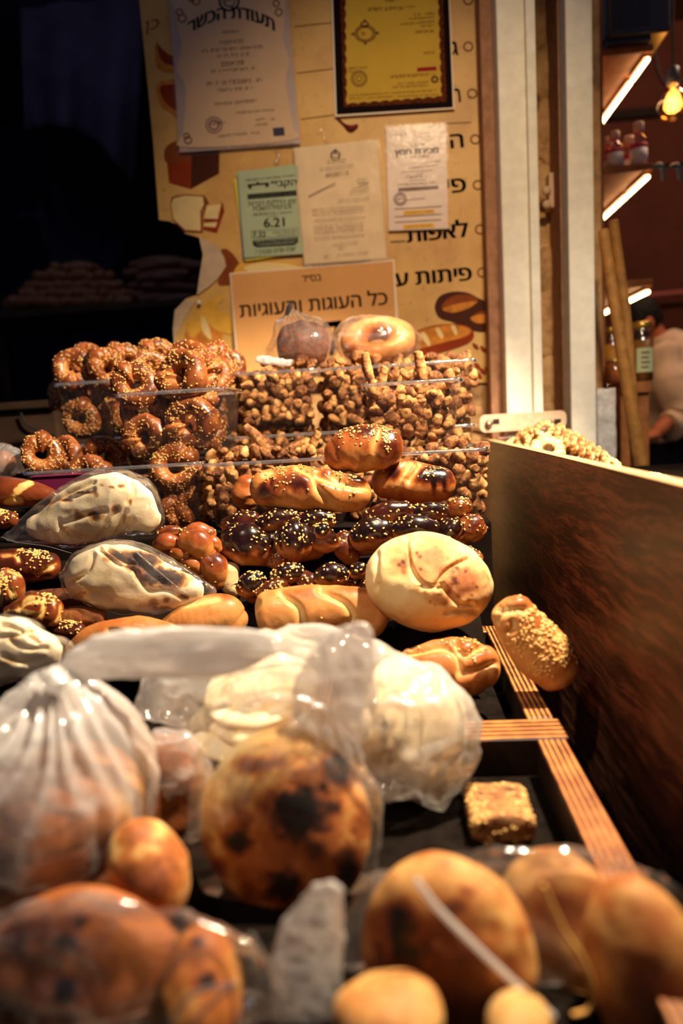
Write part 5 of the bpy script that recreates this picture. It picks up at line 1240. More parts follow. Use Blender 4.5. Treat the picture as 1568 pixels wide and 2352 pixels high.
bread('long_loaf', 'long golden loaf with a dark top edge, partly under the white bag tail', 'loaf', 'z3', .87, [(470, 1230, 70), (600, 1160, 110), (780, 1120, 125), (960, 1110, 115), (1130, 1140, 90)], .8, 'golden_crust', .2, .62, 1.6,
      [[(700, 1090), (760, 1100), (820, 1160)], [(1120, 1040), (1170, 1080), (1200, 1130)]], 7, .006, None, 0, seed=17)
KB = [(1030, 470, 1140, 448, 42, .004, .9, .8, -8), (1015, 545, 1120, 520, 56, -.004, .9, .7, -16), (1190, 470, 1350, 470, 62, .004, .9, .6, -18), (1200, 510, 1320, 590, 92, -.008, .8, .55, -26), (1345, 500, 1400, 560, 48, .0, .9, .6),
      (1325, 620, 1400, 770, 92, -.006, .85, .75, -20), (1120, 590, 1200, 600, 46, -.010, .9, .6, -6), (1190, 640, 1270, 690, 52, -.012, .9, .5, -10), (1280, 720, 1340, 770, 58, -.002, .9, .7)]
lobes('knotted_bread', 'golden knotted bread with sparse seeds, between the wrapped flatbreads and the very dark plait', 'knotted bread', 'z3', 1.03, KB, 'challah', 46, .3, .78, 1.0, seed=18, core=[(1080, 560, 1340, 680, 110, .03, .9, .5)])
z = 'z5'
# the big round bread facing the front
c = P(*Q(z, 478, 462), .90); rx, rz_ = S(392/2.613, .90), S(300/2.613, .90)
V, F = ball((0, 0, 0), rx, .062, rz_, 150, 110, rotm(-14, 13, 6)); V = V+c; N = vnormals(V, F)
V = V+N*(fbm(V, .04, 3, 2)*.004)[:, None]; N = vnormals(V, F)
V, wt = groove(V, N, z, [[(345, 170), (355, 300), (385, 400), (440, 470), (520, 500), (580, 500), (640, 570), (680, 610), (740, 600)], [(440, 490), (520, 490), (560, 430), (620, 370), (700, 330), (720, 325)], [(170, 290), (165, 400), (165, 500)], [(590, 650), (640, 640), (770, 640)], [(560, 470), (600, 530), (680, 610)]], 5.5, .006); N = vnormals(V, F)
b = .16-.12*wt+.1*fbm(V, .03, 3, 4)+1.35*spots(V, N, z, [(500, 340, 130, 140, .42), (700, 460, 115, 110, .46), (310, 320, 60, 110, .30), (560, 560, 90, 40, .28), (470, 520, 60, 30, .12), (430, 700, 260, 70, .18), (180, 500, 40, 120, .10)])
b = b+spots(V, N, z, [(x, y, 9, 9, .4) for x, y in ((408, 285), (432, 385), (430, 310), (650, 380), (700, 400), (740, 540), (770, 490), (640, 440), (720, 570), (490, 580), (300, 360), (330, 340), (180, 465), (520, 600), (420, 505), (460, 520))])
o = add('round_bread', V, F, M['round_crust'], None, {'bake': np.clip(b, 0, 1)}); tag(o, 'big pale round bread with a spiral seam, leaning upright near the wood panel', 'round bread')
bread('bread_roll', 'sesame roll hanging over the tray rail against the wood panel', 'bread roll', z, .80, [(975, 640, 128), (1030, 730, 150), (1110, 830, 168), (1190, 920, 172), (1260, 1010, 138)], .75, 'golden_crust', .16, .50, .8,
      [[(830, 590), (920, 630), (960, 620), (1060, 625)], [(880, 700), (920, 650), (1000, 640)], [(980, 700), (990, 740), (960, 760)]], 8, .007, [(1100, 560, 140, 60, .2), (1180, 680, 120, 60, .22), (970, 730, 25, 40, .25)], 300, [(1150, 620, 90), (1220, 720, 80), (1290, 800, 80), (1200, 750, 80), (1130, 800, 70), (1010, 830, 60), (1340, 850, 60), (1180, 950, 90), (1270, 940, 60)], seed=21, ref=(0, 1, 0), cap=(.75, .7), topw=.3)
bread('bread_roll', 'reddish golden roll with a curl, in front of the big round bread on the tray', 'bread roll', z, .84, [(360, 930, 75), (470, 950, 145), (600, 975, 188), (740, 975, 182), (830, 970, 130)], .8, 'golden_crust', .3, .58, 1.0,
      [[(330, 890), (440, 870), (560, 850), (640, 890), (668, 960), (665, 1020)], [(640, 830), (700, 900), (820, 830)], [(690, 1010), (790, 990), (880, 950)], [(620, 1070), (610, 1150)]], 8, .008, [(720, 830, 130, 45, .15), (800, 920, 80, 50, .2)], 26, [(500, 790, 60), (740, 850, 60)], seed=22, cap=(.8, .75))
bread('bread_roll', 'edge of a sesame roll peeping out behind the big round bread', 'bread roll', z, .99, [(700, 300, 60), (750, 340, 70)], 1, 'challah', .4, .7, 1, None, seeds=40, seed=23, n=24, m=32)
# left side
z = 'z3'
bread('pretzel_loaf', 'pretzel loaf with one pale slash at the left edge, above the large wrapped flatbread', 'pretzel loaf', z, 1.08, [(-120, 190, 95), (60, 195, 100), (200, 205, 86), (330, 225, 55), (380, 235, 30)], .9, 'pretzel_crust', .36, .62, 1, [[(90, 220), (140, 170), (210, 130)], [(50, 260), (90, 235), (130, 250)]], 6, .004,
      [(150, 160, 28, 22, -.75), (185, 140, 28, 16, -.75), (115, 190, 24, 18, -.75), (85, 260, 50, 14, -.45)], 0, None, .001, seed=31)
bread('pretzel_loaf', 'sesame covered pretzel loaf at the left edge under the pale slashed one', 'pretzel loaf', z, 1.04, [(-120, 350, 70), (0, 370, 66), (80, 370, 50)], .9, 'pretzel_crust', .4, .7, 1, None, seeds=160, seed=32)
bread('pretzel_loaf', 'dark herb topped pretzel loaf below the large wrapped flatbread', 'pretzel loaf', z, .985, [(-100, 690, 120), (80, 670, 118), (220, 670, 112), (330, 670, 90)], .9, 'pretzel_crust', .5, .9, 1, [[(20, 610), (100, 600), (130, 640)], [(250, 730), (300, 690), (370, 660)]], 6, .004, [(130, 565, 26, 14, -.8), (310, 690, 40, 20, -.5), (110, 620, 20, 40, -.4), (30, 600, 50, 14, -.4)], 80, [(250, 590, 90)], .001, seed=33)
o = bread('pretzel_bun', 'round pretzel bun with green herb topping at the left edge', 'pretzel bun', z, .93, [(-20, 800, 120), (40, 810, 142), (90, 810, 118)], .7, 'pretzel_crust', .36, .55, 1, [[(80, 940), (90, 860), (60, 820)], [(0, 900), (10, 820)], [(195, 770), (140, 720), (60, 700)]], 5, .003, [(80, 880, 14, 60, -.6), (10, 850, 12, 60, -.5), (150, 730, 60, 10, -.4)], 60, [(60, 790, 60)], .001, seed=34)
Vp = None
bread('pretzel_bun', 'shiny pretzel bun with yellow scores in front of the herb topped bun', 'pretzel bun', z, .89, [(60, 980, 60), (180, 960, 105), (280, 960, 122), (340, 970, 104)], .85, 'pretzel_crust', .42, .66, 1, [[(120, 940), (180, 900), (260, 880)], [(330, 1060), (390, 1000), (400, 930)], [(210, 1020), (280, 960), (290, 880)]], 6, .004,
      [(215, 890, 50, 26, -.7), (130, 970, 90, 20, -.7), (50, 985, 60, 14, -.7), (350, 900, 10, 60, -.3), (270, 990, 14, 50, -.3)], 40, [(380, 960, 60), (300, 880, 50)], .001, seed=35)
bread('bread_roll', 'floury grey brown roll under the lower wrapped flatbread', 'bread roll', z, .92, [(420, 1010, 70), (520, 1000, 80), (650, 1010, 60)], .9, 'brown_bread', .1, .5, 1, seed=36)
bread('bread_roll', 'dark seeded roll in the shade beside the long golden loaf', 'bread roll', z, .90, [(380, 1080, 60), (460, 1090, 70), (520, 1080, 50)], .9, 'pretzel_crust', .6, .9, 1, None, seeds=40, seed=37)
# filling under the left heap
bread('long_loaf', 'loaf buried under the pretzel buns at the left edge', 'loaf', z, .98, [(-250, 960, 100), (0, 940, 120), (300, 920, 110), (600, 900, 90)], .9, 'brown_bread', .5, .8, 1, seed=38)

# ------------------------------------------------------------------ plastic wrapped breads
def shell(name, z, Y, K, flat, mat, parent, amp=.004, sc=.03, n=60, m=64, cap=(.5, .5), seed=1, radial=0, ref=(0, 1, 0), milkpow=0, fold_n=17, fold_end=0, knot=0):
    V, F, t, a = sweep(keys(z, Y, K, flat), n, m, ref, cap); N = vnormals(V, F); rg = ridge(V+seed, sc, 3, seed)
    d = amp*rg; mk = np.zeros(len(V)) + (knot*np.exp(-(t/.42)**2) if knot else 0)
    if radial:
        tt = t if not fold_end else 1-t
        fold = (1-np.abs(((a*fold_n/(2*math.pi)+.8*vnoise(np.stack([a*2, tt*3, 0*a], 1), seed)) % 1)*2-1))
        k = np.exp(-(tt/.55)**2); d = d+radial*(fold-.4)*k; mk = mk+milkpow*np.clip(fold-.55, 0, 1)*2*k
    V = V+N*d[:, None]; V[:, 2] = np.maximum(V[:, 2], .8605); mk = mk+milkpow*np.clip(rg-.45, 0, 1)
    return add(name, V, F, M[mat], parent, {'milk': np.clip(mk, 0, .9)})
def seamed(parent, z, Y, L, r, mat='tub_rim', name='bag_edge'):
    V, F, t, a = sweep(keys(z, Y, [(x, y, r) for x, y in L], 1), 50, 8); return add(name, V, F, M[mat], parent)
z = 'z3'
def flatbread(label, z, Y, K, flat, gr, sp, seed, mat='flatbread', amp=.006, lo=.22, gw=5, gd=.006):
    V, F, t, a = sweep(keys(z, Y, K, flat), 110, 90, (0, 1, 0), (.5, .5)); N = vnormals(V, F)
    V = V+N*(fbm(V+seed, .05, 3, seed)*amp+ridge(V+seed, .035, 2, seed+2)*.002)[:, None]; N = vnormals(V, F)
    V, wt = groove(V, N, z, gr, gw, gd); N = vnormals(V, F)
    b = lo+.2*fbm(V+seed, .025, 3, seed+4)+.16*wt+1.7*spots(V, N, z, sp)
    o = add('flatbread', V, F, M[mat], None, {'bake': np.clip(b, 0, 1)}); tag(o, label, 'flatbread'); return o
flatbread('large folded white flatbread with brown blisters inside the upper clear bag', z, 1.03, [(200, 420, 60), (340, 400, 130), (500, 350, 185), (680, 290, 215), (800, 290, 200), (900, 330, 150), (980, 390, 70)], .5,
          [[(740, 490), (770, 400), (810, 320)], [(790, 500), (830, 410), (850, 370)], [(380, 400), (480, 370), (600, 330), (680, 320)], [(640, 490), (700, 380), (760, 310)], [(410, 245), (500, 215), (600, 180)], [(380, 380), (400, 450), (560, 500)], [(820, 260), (860, 200), (850, 140)], [(330, 260), (460, 190), (600, 130)]],
          [(500, 345, 30, 28, .28), (615, 345, 42, 28, .42), (740, 300, 26, 24, .32), (720, 165, 18, 8, .3), (780, 158, 22, 9, .3), (655, 150, 14, 8, .25), (620, 215, 16, 16, .25), (430, 250, 40, 8, .4), (550, 200, 50, 7, .4), (330, 270, 24, 14, .2), (440, 320, 40, 18, .2), (840, 260, 10, 18, .25), (800, 360, 10, 50, .2), (730, 110, 20, 8, .15), (640, 90, 12, 5, .2), (470, 200, 30, 8, .15)], 3)
b = empty('plastic_bag', tuple(P(*Q(z, 560, 600), 1.03))); tag(b, 'upper clear bag with a pointed left corner, wrapped round the large folded flatbread', 'bag')
shell('bag_film', z, 1.03, [(20, 483, 8), (110, 470, 50), (260, 410, 125), (450, 365, 200), (660, 290, 238), (820, 280, 220), (930, 340, 170), (1010, 400, 80)], .56, 'clear_bag', b, .0035, .035, seed=4, milkpow=.25, cap=(.4, .5))
seamed(b, z, 1.0, [(8, 485), (120, 520), (300, 545), (460, 590)], 2.5)
flatbread('brown blistered flatbread folded open inside the lower clear bag', z, .935, [(480, 790, 100), (600, 750, 190), (780, 750, 215), (960, 790, 180), (1120, 820, 130), (1270, 840, 70)], .55,
          [[(640, 560), (740, 650), (850, 690), (890, 750)], [(900, 760), (960, 830), (1080, 830), (1200, 890)], [(690, 560), (800, 640), (900, 660)], [(480, 880), (600, 840), (700, 900)], [(450, 780), (560, 700), (600, 600)], [(860, 600), (950, 700), (1050, 780)]],
          [(830, 610, 120, 36, .42), (960, 640, 80, 40, .5), (1000, 740, 100, 50, .60), (880, 680, 60, 30, .35), (1130, 760, 80, 50, .45), (1320, 790, 14, 18, .4), (990, 900, 30, 24, .3), (1070, 890, 24, 20, .35), (930, 930, 60, 24, .22), (1050, 950, 60, 20, .25), (1340, 800, 10, 12, .4), (1180, 870, 40, 14, .3), (680, 700, 60, 60, .08)], 6, gd=.009)
b = empty('plastic_bag', tuple(P(*Q(z, 800, 1000), .935))); tag(b, 'lower clear bag wrapped round the brown blistered flatbread', 'bag')
shell('bag_film', z, .935, [(440, 790, 90), (560, 750, 195), (780, 745, 245), (980, 780, 215), (1160, 815, 150), (1310, 840, 75), (1360, 845, 40)], .62, 'clear_bag', b, .004, .04, seed=8, milkpow=.2)
seamed(b, z, .87, [(830, 540), (1000, 690), (1190, 850)], 3)
# white flatbread bag at the left edge
flatbread('crumpled white flatbread in the clear bag at the left edge below the pretzel buns', z, .74, [(-300, 1250, 200), (-100, 1220, 230), (100, 1210, 205), (260, 1230, 150), (350, 1260, 90)], .6,
          [[(0, 1040), (120, 1080), (240, 1160)], [(60, 1150), (160, 1200), (300, 1200)], [(20, 1250), (140, 1290), (280, 1270)], [(0, 1130), (100, 1120), (200, 1090)]], [(265, 1160, 14, 12, .25), (90, 1140, 40, 14, .15), (180, 1230, 40, 14, .15), (50, 1300, 60, 20, .12)], 9, amp=.008, lo=.16)
b = empty('plastic_bag', tuple(P(*Q(z, 20, 1400), .74))); tag(b, 'clear bag around the crumpled white flatbread at the left edge', 'bag')
shell('bag_film', z, .74, [(-320, 1250, 220), (-100, 1220, 250), (100, 1210, 222), (280, 1230, 165), (400, 1200, 70), (450, 1180, 20)], .65, 'clear_bag', b, .004, .04, seed=10, milkpow=.25)
# bagged loaf and bagged ring on top of the rear tubs
z = 'z2'
bread('round_loaf', 'round dark grainy loaf inside the left bag on the rear tubs', 'loaf', z, 1.52, [(430, 255, 105), (490, 258, 125), (560, 265, 112)], .8, 'brown_bread', .6, 1.0, 1, None, seed=41, cap=(.75, .75), amp=.003)
b = empty('plastic_bag', tuple(P(*Q(z, 490, 370), 1.52))); tag(b, 'clear gathered bag around the round dark loaf before the price card', 'bag')
shell('bag_film', z, 1.515, [(440, 100, 30), (450, 150, 110), (475, 220, 172), (490, 290, 188), (500, 350, 165), (510, 385, 120)], .85, 'clear_bag', b, .003, .03, radial=.006, seed=12, milkpow=.12, fold_n=15, ref=(0, 1, 0))
V, F, t, a = sweep(keys(z, 1.43, [(255, 335, 12), (300, 340, 18), (380, 350, 16), (430, 355, 14)], .5), 30, 16); V = V+vnormals(V, F)*(ridge(V, .012, 2, 1)*.003)[:, None]
add('bag_tail', V, F, M['milky_bag'], b)
V, F, t, a = sweep(keys(z, 1.50, [(410, 100, 10), (425, 60, 14), (440, 35, 6)], .5), 20, 12); add('bag_tie', V, F, M['ink'], b)
# ring bread
c = P(*Q(z, 890, 240), 1.53); s_ = S(195/2.306, 1.53); R_, r_ = s_*.62, s_*.38; nu, nv = 90, 40
u = np.linspace(0, 2*math.pi, nu, endpoint=False); v = np.linspace(0, 2*math.pi, nv, endpoint=False); uu, vv = np.meshgrid(u, v, indexing='ij')
V = np.stack([(R_+r_*np.cos(vv))*np.cos(uu), r_*1.0*np.sin(vv), (R_+r_*np.cos(vv))*np.sin(uu)*.68], -1).reshape(-1, 3) @ rotm(-25, 0, 0).T+c
F = [(i*nv+j, ((i+1) % nu)*nv+j, ((i+1) % nu)*nv+(j+1) % nv, i*nv+(j+1) % nv) for i in range(nu) for j in range(nv)]; N = vnormals(V, F)
if np.mean(np.sum(N*(V-c), 1)) < 0: F = [f[::-1] for f in F]; N = -N
V = V+N*(fbm(V, .03, 3, 5)*.004)[:, None]
o = add('ring_bread', V, F, M['golden_crust'], None, {'bake': np.clip(.42+.3*fbm(V, .05, 3, 6)+.3*np.clip(-np.cos(vv).reshape(-1), 0, 1), 0, 1)}); tag(o, 'large ring bread inside the right bag on the rear tubs', 'ring bread')
b = empty('plastic_bag', tuple(P(*Q(z, 890, 350), 1.52))); tag(b, 'clear creased bag around the large ring bread before the price card', 'bag')
shell('bag_film', z, 1.525, [(715, 250, 85), (790, 225, 108), (900, 235, 120), (1010, 255, 112), (1070, 275, 80)], .95, 'clear_bag', b, .004, .035, seed=14, milkpow=.3, radial=.004, fold_n=9)
# bagged thing at the left edge behind the tubs, purple crate
b = empty('plastic_bag', tuple(P(20, 1092, 1.28))); tag(b, 'crumpled clear bag lying at the far left, beside the low ring roll tub', 'bag')
shell('bag_film', None, 1.28, [(-60, 1060, 30), (-10, 1058, 38), (30, 1062, 34), (48, 1072, 18)], .9, 'hazy_bag', b, .006, .025, seed=15, milkpow=.5)
bread('bread_roll', 'brown roll inside the crumpled bag at the far left', 'bread roll', None, 1.28, [(-50, 1064, 26), (0, 1062, 30), (22, 1066, 22)], .8, 'golden_crust', .4, .7, 1, seed=44, n=24, m=32)
a_, b_ = P(72, 1098, 1.165), P(200, 1116, 1.165)
e = empty('purple_box', (float((a_[0]+b_[0])/2), 1.165, float(b_[2])-.03)); tag(e, 'purple plastic box showing above the large wrapped flatbread', 'box')
MB().box(a_[0], b_[0]+.03, 1.165, 1.185, b_[2]-.03, a_[2]).build('box_wall', M['purple_plastic'], e, bevel=.002)
MB().box(a_[0]-.002, b_[0]+.032, 1.163, 1.187, a_[2], a_[2]+.003).build('rim', M['purple_plastic'], e, bevel=.001)

# ------------------------------------------------------------------ foreground bags and pitas
def pita(label, cx, cy, rx, rz, Y, th, rot, sp, seed, mat='pita_crust', lo=.22, amp=.005, z=None, name='pita_bread', edge=.0):
    c = P(*Q(z, cx, cy), Y); s = ZOOM[z][2]
    V, F = ball((0, 0, 0), S(rx/s, Y), th, S(rz/s, Y), 120, 90, rotm(*rot)); V = V+c; N = vnormals(V, F)
    V = V+N*(fbm(V+seed, .05, 3, seed)*amp)[:, None]; V[:, 2] = np.maximum(V[:, 2], .8585); N = vnormals(V, F)
    b = lo+.2*fbm(V+seed, .022, 4, seed+2)+spots(V, N, z, sp)
    o = add(name, V, F, M[mat], None, {'bake': np.clip(b, 0, 1)}); tag(o, label, 'pita'); return o
def bagthing(label, px, py, Y): b = empty('plastic_bag', tuple(P(px, py, Y))); return tag(b, label, 'bag')
# big white bag at the left with its knot and long tail
pita('brown pita on top of the stack inside the big white knotted bag', 120, 1850, 235, 130, .52, .075, (0, 0, 0), [(60, 1800, 160, 60, .22), (40, 1900, 200, 60, .12)], 51, lo=.40)
pita('lower pita of the stack inside the big white knotted bag', 110, 1960, 235, 80, .52, .078, (0, 4, 0), [], 52, lo=.42)
b = bagthing('big milky white knotted bag of pitas at the left, its long tail stretching right', 120, 2000, .52)
shell('bag_film', 'z6', .52, [(285, 425, 36), (280, 480, 150), (285, 560, 290), (290, 680, 430), (290, 850, 530), (280, 1050, 545), (270, 1250, 510), (260, 1380, 420)], .95, 'knot_bag', b, .004, .05, 90, 110, (.3, .4), 21, .017, milkpow=.85, fold_n=19, knot=.95)
V, F, t, a = sweep(keys('z6', .50, [(270, 380, 52), (285, 420, 60), (290, 450, 42)], .9), 20, 26); V = V+vnormals(V, F)*(ridge(V, .012, 2, 3)*.003)[:, None]
add('knot', V, F, M['milky_bag'], b)
V, F, t, a = sweep(keys('z6', .53, [(290, 405, 30), (390, 345, 78), (560, 290, 126), (760, 278, 136), (980, 270, 132), (1150, 258, 122), (1300, 240, 90), (1400, 225, 50)], .16), 80, 60, (0, 1, 0), (.3, .3)); N = vnormals(V, F)
V = V+N*(.0035*ridge(np.stack([V[:, 0]*.25, V[:, 1], V[:, 2]], 1), .018, 3, 4))[:, None]; add('bag_tail', V, F, M['milky_bag'], b)
# pale pitas in the white bag in the middle
for i, (cx, cy, rx, rz, Y, th, rot, lb) in enumerate([(0, 355, 270, 270, .66, .014, (-72, -3, 0), 'pale pita lying flat under the white bag tail, uppermost of its stack'), (-10, 420, 270, 270, .66, .014, (-74, -2, 0), 'pale pita lying flat, second of the stack under the white bag tail'), (-40, 500, 290, 290, .66, .016, (-75, 0, 0), 'shaded pita at the bottom of the stack under the white bag tail'),
        (570, 470, 260, 250, .66, .016, (0, -10, 66), 'pale pita standing on edge, leftmost of those in the middle white bag'), (650, 490, 270, 260, .66, .016, (0, -8, 62), 'pale pita standing on edge, second from the left in the middle white bag'), (730, 530, 270, 255, .66, .016, (0, -4, 58), 'pale pita standing on edge, second from the right in the middle white bag'),
        (800, 590, 240, 225, .665, .016, (0, 2, 54), 'pale pita standing on edge, rightmost of those in the middle white bag')]):
    pita(lb, cx, cy, rx, rz, Y, th, rot, [], 60+i, 'flatbread', .24, .006, 'z7')
b = bagthing('white creased bag of pale pitas in the middle, behind the charred pita', 800, 1860, .65)
shell('bag_film', 'z7', .65, [(-500, 420, 110), (-330, 380, 190), (-120, 330, 200), (60, 310, 215), (280, 340, 240), (500, 490, 330), (660, 610, 340), (740, 710, 290), (780, 800, 160)], .55, 'hazy_bag', b, .012, .045, 130, 130, (.5, .4), 22, milkpow=.8)
# charred pita with bag and upright tail
pita('upright pita covered in black char marks, front and centre', 650, 1888, 218, 228, .53, .034, (-10, 0, -8), [(690, 1860, 60, 52, .75), (785, 1765, 45, 34, .75), (580, 1757, 34, 22, .65), (545, 1930, 30, 28, .6), (650, 2045, 40, 40, .7), (800, 2010, 26, 60, .7), (700, 1790, 120, 90, .16), (640, 1980, 150, 110, .2), (740, 1890, 110, 130, .16), (500, 1990, 20, 20, .4), (600, 1830, 30, 24, .2), (830, 1900, 20, 30, .3),
      (720, 1950, 26, 22, .3), (580, 2050, 26, 22, .4), (760, 1850, 16, 16, .3), (640, 1750, 20, 14, .25), (470, 1930, 14, 18, .3), (560, 1880, 18, 18, .25), (520, 1760, 110, 80, -.14)], 71, lo=.25)
b = bagthing('clear bag with an upright frosty tail around the charred pita', 650, 2100, .53)
shell('bag_film', None, .53, [(720, 1630, 40), (700, 1670, 140), (665, 1750, 215), (650, 1880, 240), (650, 2010, 226), (650, 2100, 150)], .30, 'clear_bag', b, .003, .04, 80, 90, (.3, .4), 23, .006, milkpow=.35, fold_n=13)
V, F, t, a = sweep(keys('z7', .545, [(330, 640, 90), (325, 540, 170), (330, 430, 196), (345, 310, 178), (385, 200, 128), (430, 110, 75), (440, 80, 40)], .10), 70, 60, (0, 1, 0), (.3, .5)); N = vnormals(V, F)
V = V+N*(.004*ridge(np.stack([V[:, 0], V[:, 1], V[:, 2]*.4], 1), .02, 3, 8))[:, None]; add('bag_tail', V, F, M['frost_bag'], b)
# smaller pieces in the gaps
pita('dull pita in shade between the big white bag and the charred pita', 385, 1810, 110, 130, .60, .018, (-20, 15, 10), [(380, 1760, 60, 50, .2), (400, 1860, 60, 60, .25)], 74, lo=.5)
b = bagthing('small hazy bag around the dull pita, left of the charred one', 385, 1900, .60)
shell('bag_film', None, .60, [(390, 1690, 40), (388, 1730, 85), (385, 1800, 120), (385, 1880, 115), (385, 1930, 80)], .35, 'hazy_bag', b, .006, .03, 60, 70, (.4, .4), 29, milkpow=.5)
pita('golden pita half peeping out below the big white bag', 345, 1990, 95, 135, .47, .03, (0, -25, 0), [(310, 1900, 40, 40, .35), (350, 2030, 60, 60, .4), (400, 1960, 30, 60, .3), (290, 1990, 20, 60, .3)], 75, lo=.28, amp=.007)
K = [[P(1142, 1865, .62)[0], .585, .8715, .029, .0125], [P(1142, 1865, .62)[0], .642, .8715, .029, .0125]]
V, F, t, a = sweep(K, 40, 60, (0, 0, 1), (.12, .12), 5); N = vnormals(V, F); V = V+N*(fbm(V, .012, 3, 3)*.0025)[:, None]
o = add('seeded_loaf', V, F, M['seeded_crumb'], None, {'bake': np.clip(.45+.4*fbm(V, .008, 3, 5), 0, 1)}); tag(o, 'small square seeded loaf in the tray compartment by the right rail', 'loaf')
N = vnormals(V, F); sesame(o, V, N, np.clip(N @ G_UP, 0, 1)+1e-9, 120, seed=9)
# bag at the bottom right
for i, (cx, cy, rx, rz, Y, th, rot, sp, lb, lo) in enumerate([
     (500, 580, 430, 500, .42, .030, (-10, 0, -10), [(290, 410, 60, 70, .5), (540, 360, 60, 36, .4), (600, 290, 30, 24, .3), (330, 640, 120, 120, .3), (720, 440, 40, 30, .22), (840, 470, 40, 30, .2), (500, 520, 200, 80, .16), (300, 480, 120, 120, .22), (520, 760, 320, 260, .25)], 'largest pita in the bottom right bag, its top edge pale and its face scorched', .36),
     (1060, 640, 370, 570, .45, .028, (-12, -12, -22), [(1060, 420, 160, 80, .12)], 'middle pita in the bottom right bag, leaning on the largest one', .38),
     (1440, 720, 300, 500, .395, .028, (-12, -20, -24), [(1420, 800, 160, 200, .2)], 'right hand pita in the bottom right bag, cut by the photo edge', .42),
     (240, 840, 290, 165, .36, .030, (-15, 0, 0), [], 'pale round pita at the bottom edge of the photo, right of centre', .36),
     (830, 900, 160, 150, .36, .025, (-15, 10, -20), [], 'small pale pita tip at the bottom edge, under the bag fold', .24)]):
    pita(lb, cx, cy, rx, rz, Y, th, rot, sp, 80+i, lo=lo, z='f2')
b = bagthing('clear glossy bag of three pitas at the bottom right', 1180, 2400, .43)
shell('bag_film', 'f2', .44, [(220, 250, 120), (320, 480, 400), (560, 540, 500), (900, 560, 550), (1250, 660, 560), (1500, 780, 540), (1750, 900, 480)], .16, 'clear_bag', b, .005, .04, 90, 90, (.5, .4), 25, milkpow=.3)
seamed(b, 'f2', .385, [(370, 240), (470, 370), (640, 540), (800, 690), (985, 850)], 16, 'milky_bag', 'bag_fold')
seamed(b, 'f2', .385, [(940, 265), (985, 370), (1040, 480), (1110, 580), (1155, 690), (1165, 770), (1140, 825), (1075, 845)], 13, 'gold_glint')  # reflection along the bag edge, put in as a solid gold tube
# bag at the bottom left
for i, (cx, cy, rx, rz, Y, th, rot, sp, lb, lo) in enumerate([
     (370, 600, 580, 600, .42, .032, (-10, -22, 12), [(350, 230, 50, 36, .35), (285, 545, 46, 46, .5), (290, 330, 60, 40, .25), (150, 500, 300, 200, .22), (100, 300, 200, 120, .2)], 'large reddish brown pita in the bottom left bag', .58),
     (890, 640, 240, 420, .40, .030, (-10, 10, 16), [(930, 495, 50, 40, .5), (890, 320, 40, 30, .4), (890, 420, 40, 30, .2)], 'narrow pita with a black mark in the bottom left bag', .46)]):
    pita(lb, cx, cy, rx, rz, Y, th, rot, sp, 90+i, lo=lo, z='f1')
b = bagthing('clear glossy bag of two pitas at the bottom left', 300, 2400, .41)
shell('bag_film', 'f1', .405, [(-250, 760, 460), (150, 640, 560), (480, 600, 590), (800, 620, 520), (1060, 680, 420), (1240, 760, 260)], .2, 'clear_bag', b, .006, .03, 90, 90, (.5, .5), 27, milkpow=.35)
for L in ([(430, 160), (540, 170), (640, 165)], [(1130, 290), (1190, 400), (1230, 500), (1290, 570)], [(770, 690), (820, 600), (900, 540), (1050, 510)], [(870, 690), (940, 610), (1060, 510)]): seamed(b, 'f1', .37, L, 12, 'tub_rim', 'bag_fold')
b = bagthing('frosty loose bag end standing between the two bottom bags', 715, 2330, .40)
V, F, t, a = sweep(keys(None, .40, [(700, 2340, 80), (705, 2230, 84), (720, 2140, 74), (745, 2070, 46), (762, 2040, 22)], .12), 60, 50, (0, 1, 0), (.3, .4)); N = vnormals(V, F)
V = V+N*(.004*ridge(V, .02, 3, 12))[:, None]; add('bag_film', V, F, M['frost_bag'], b)
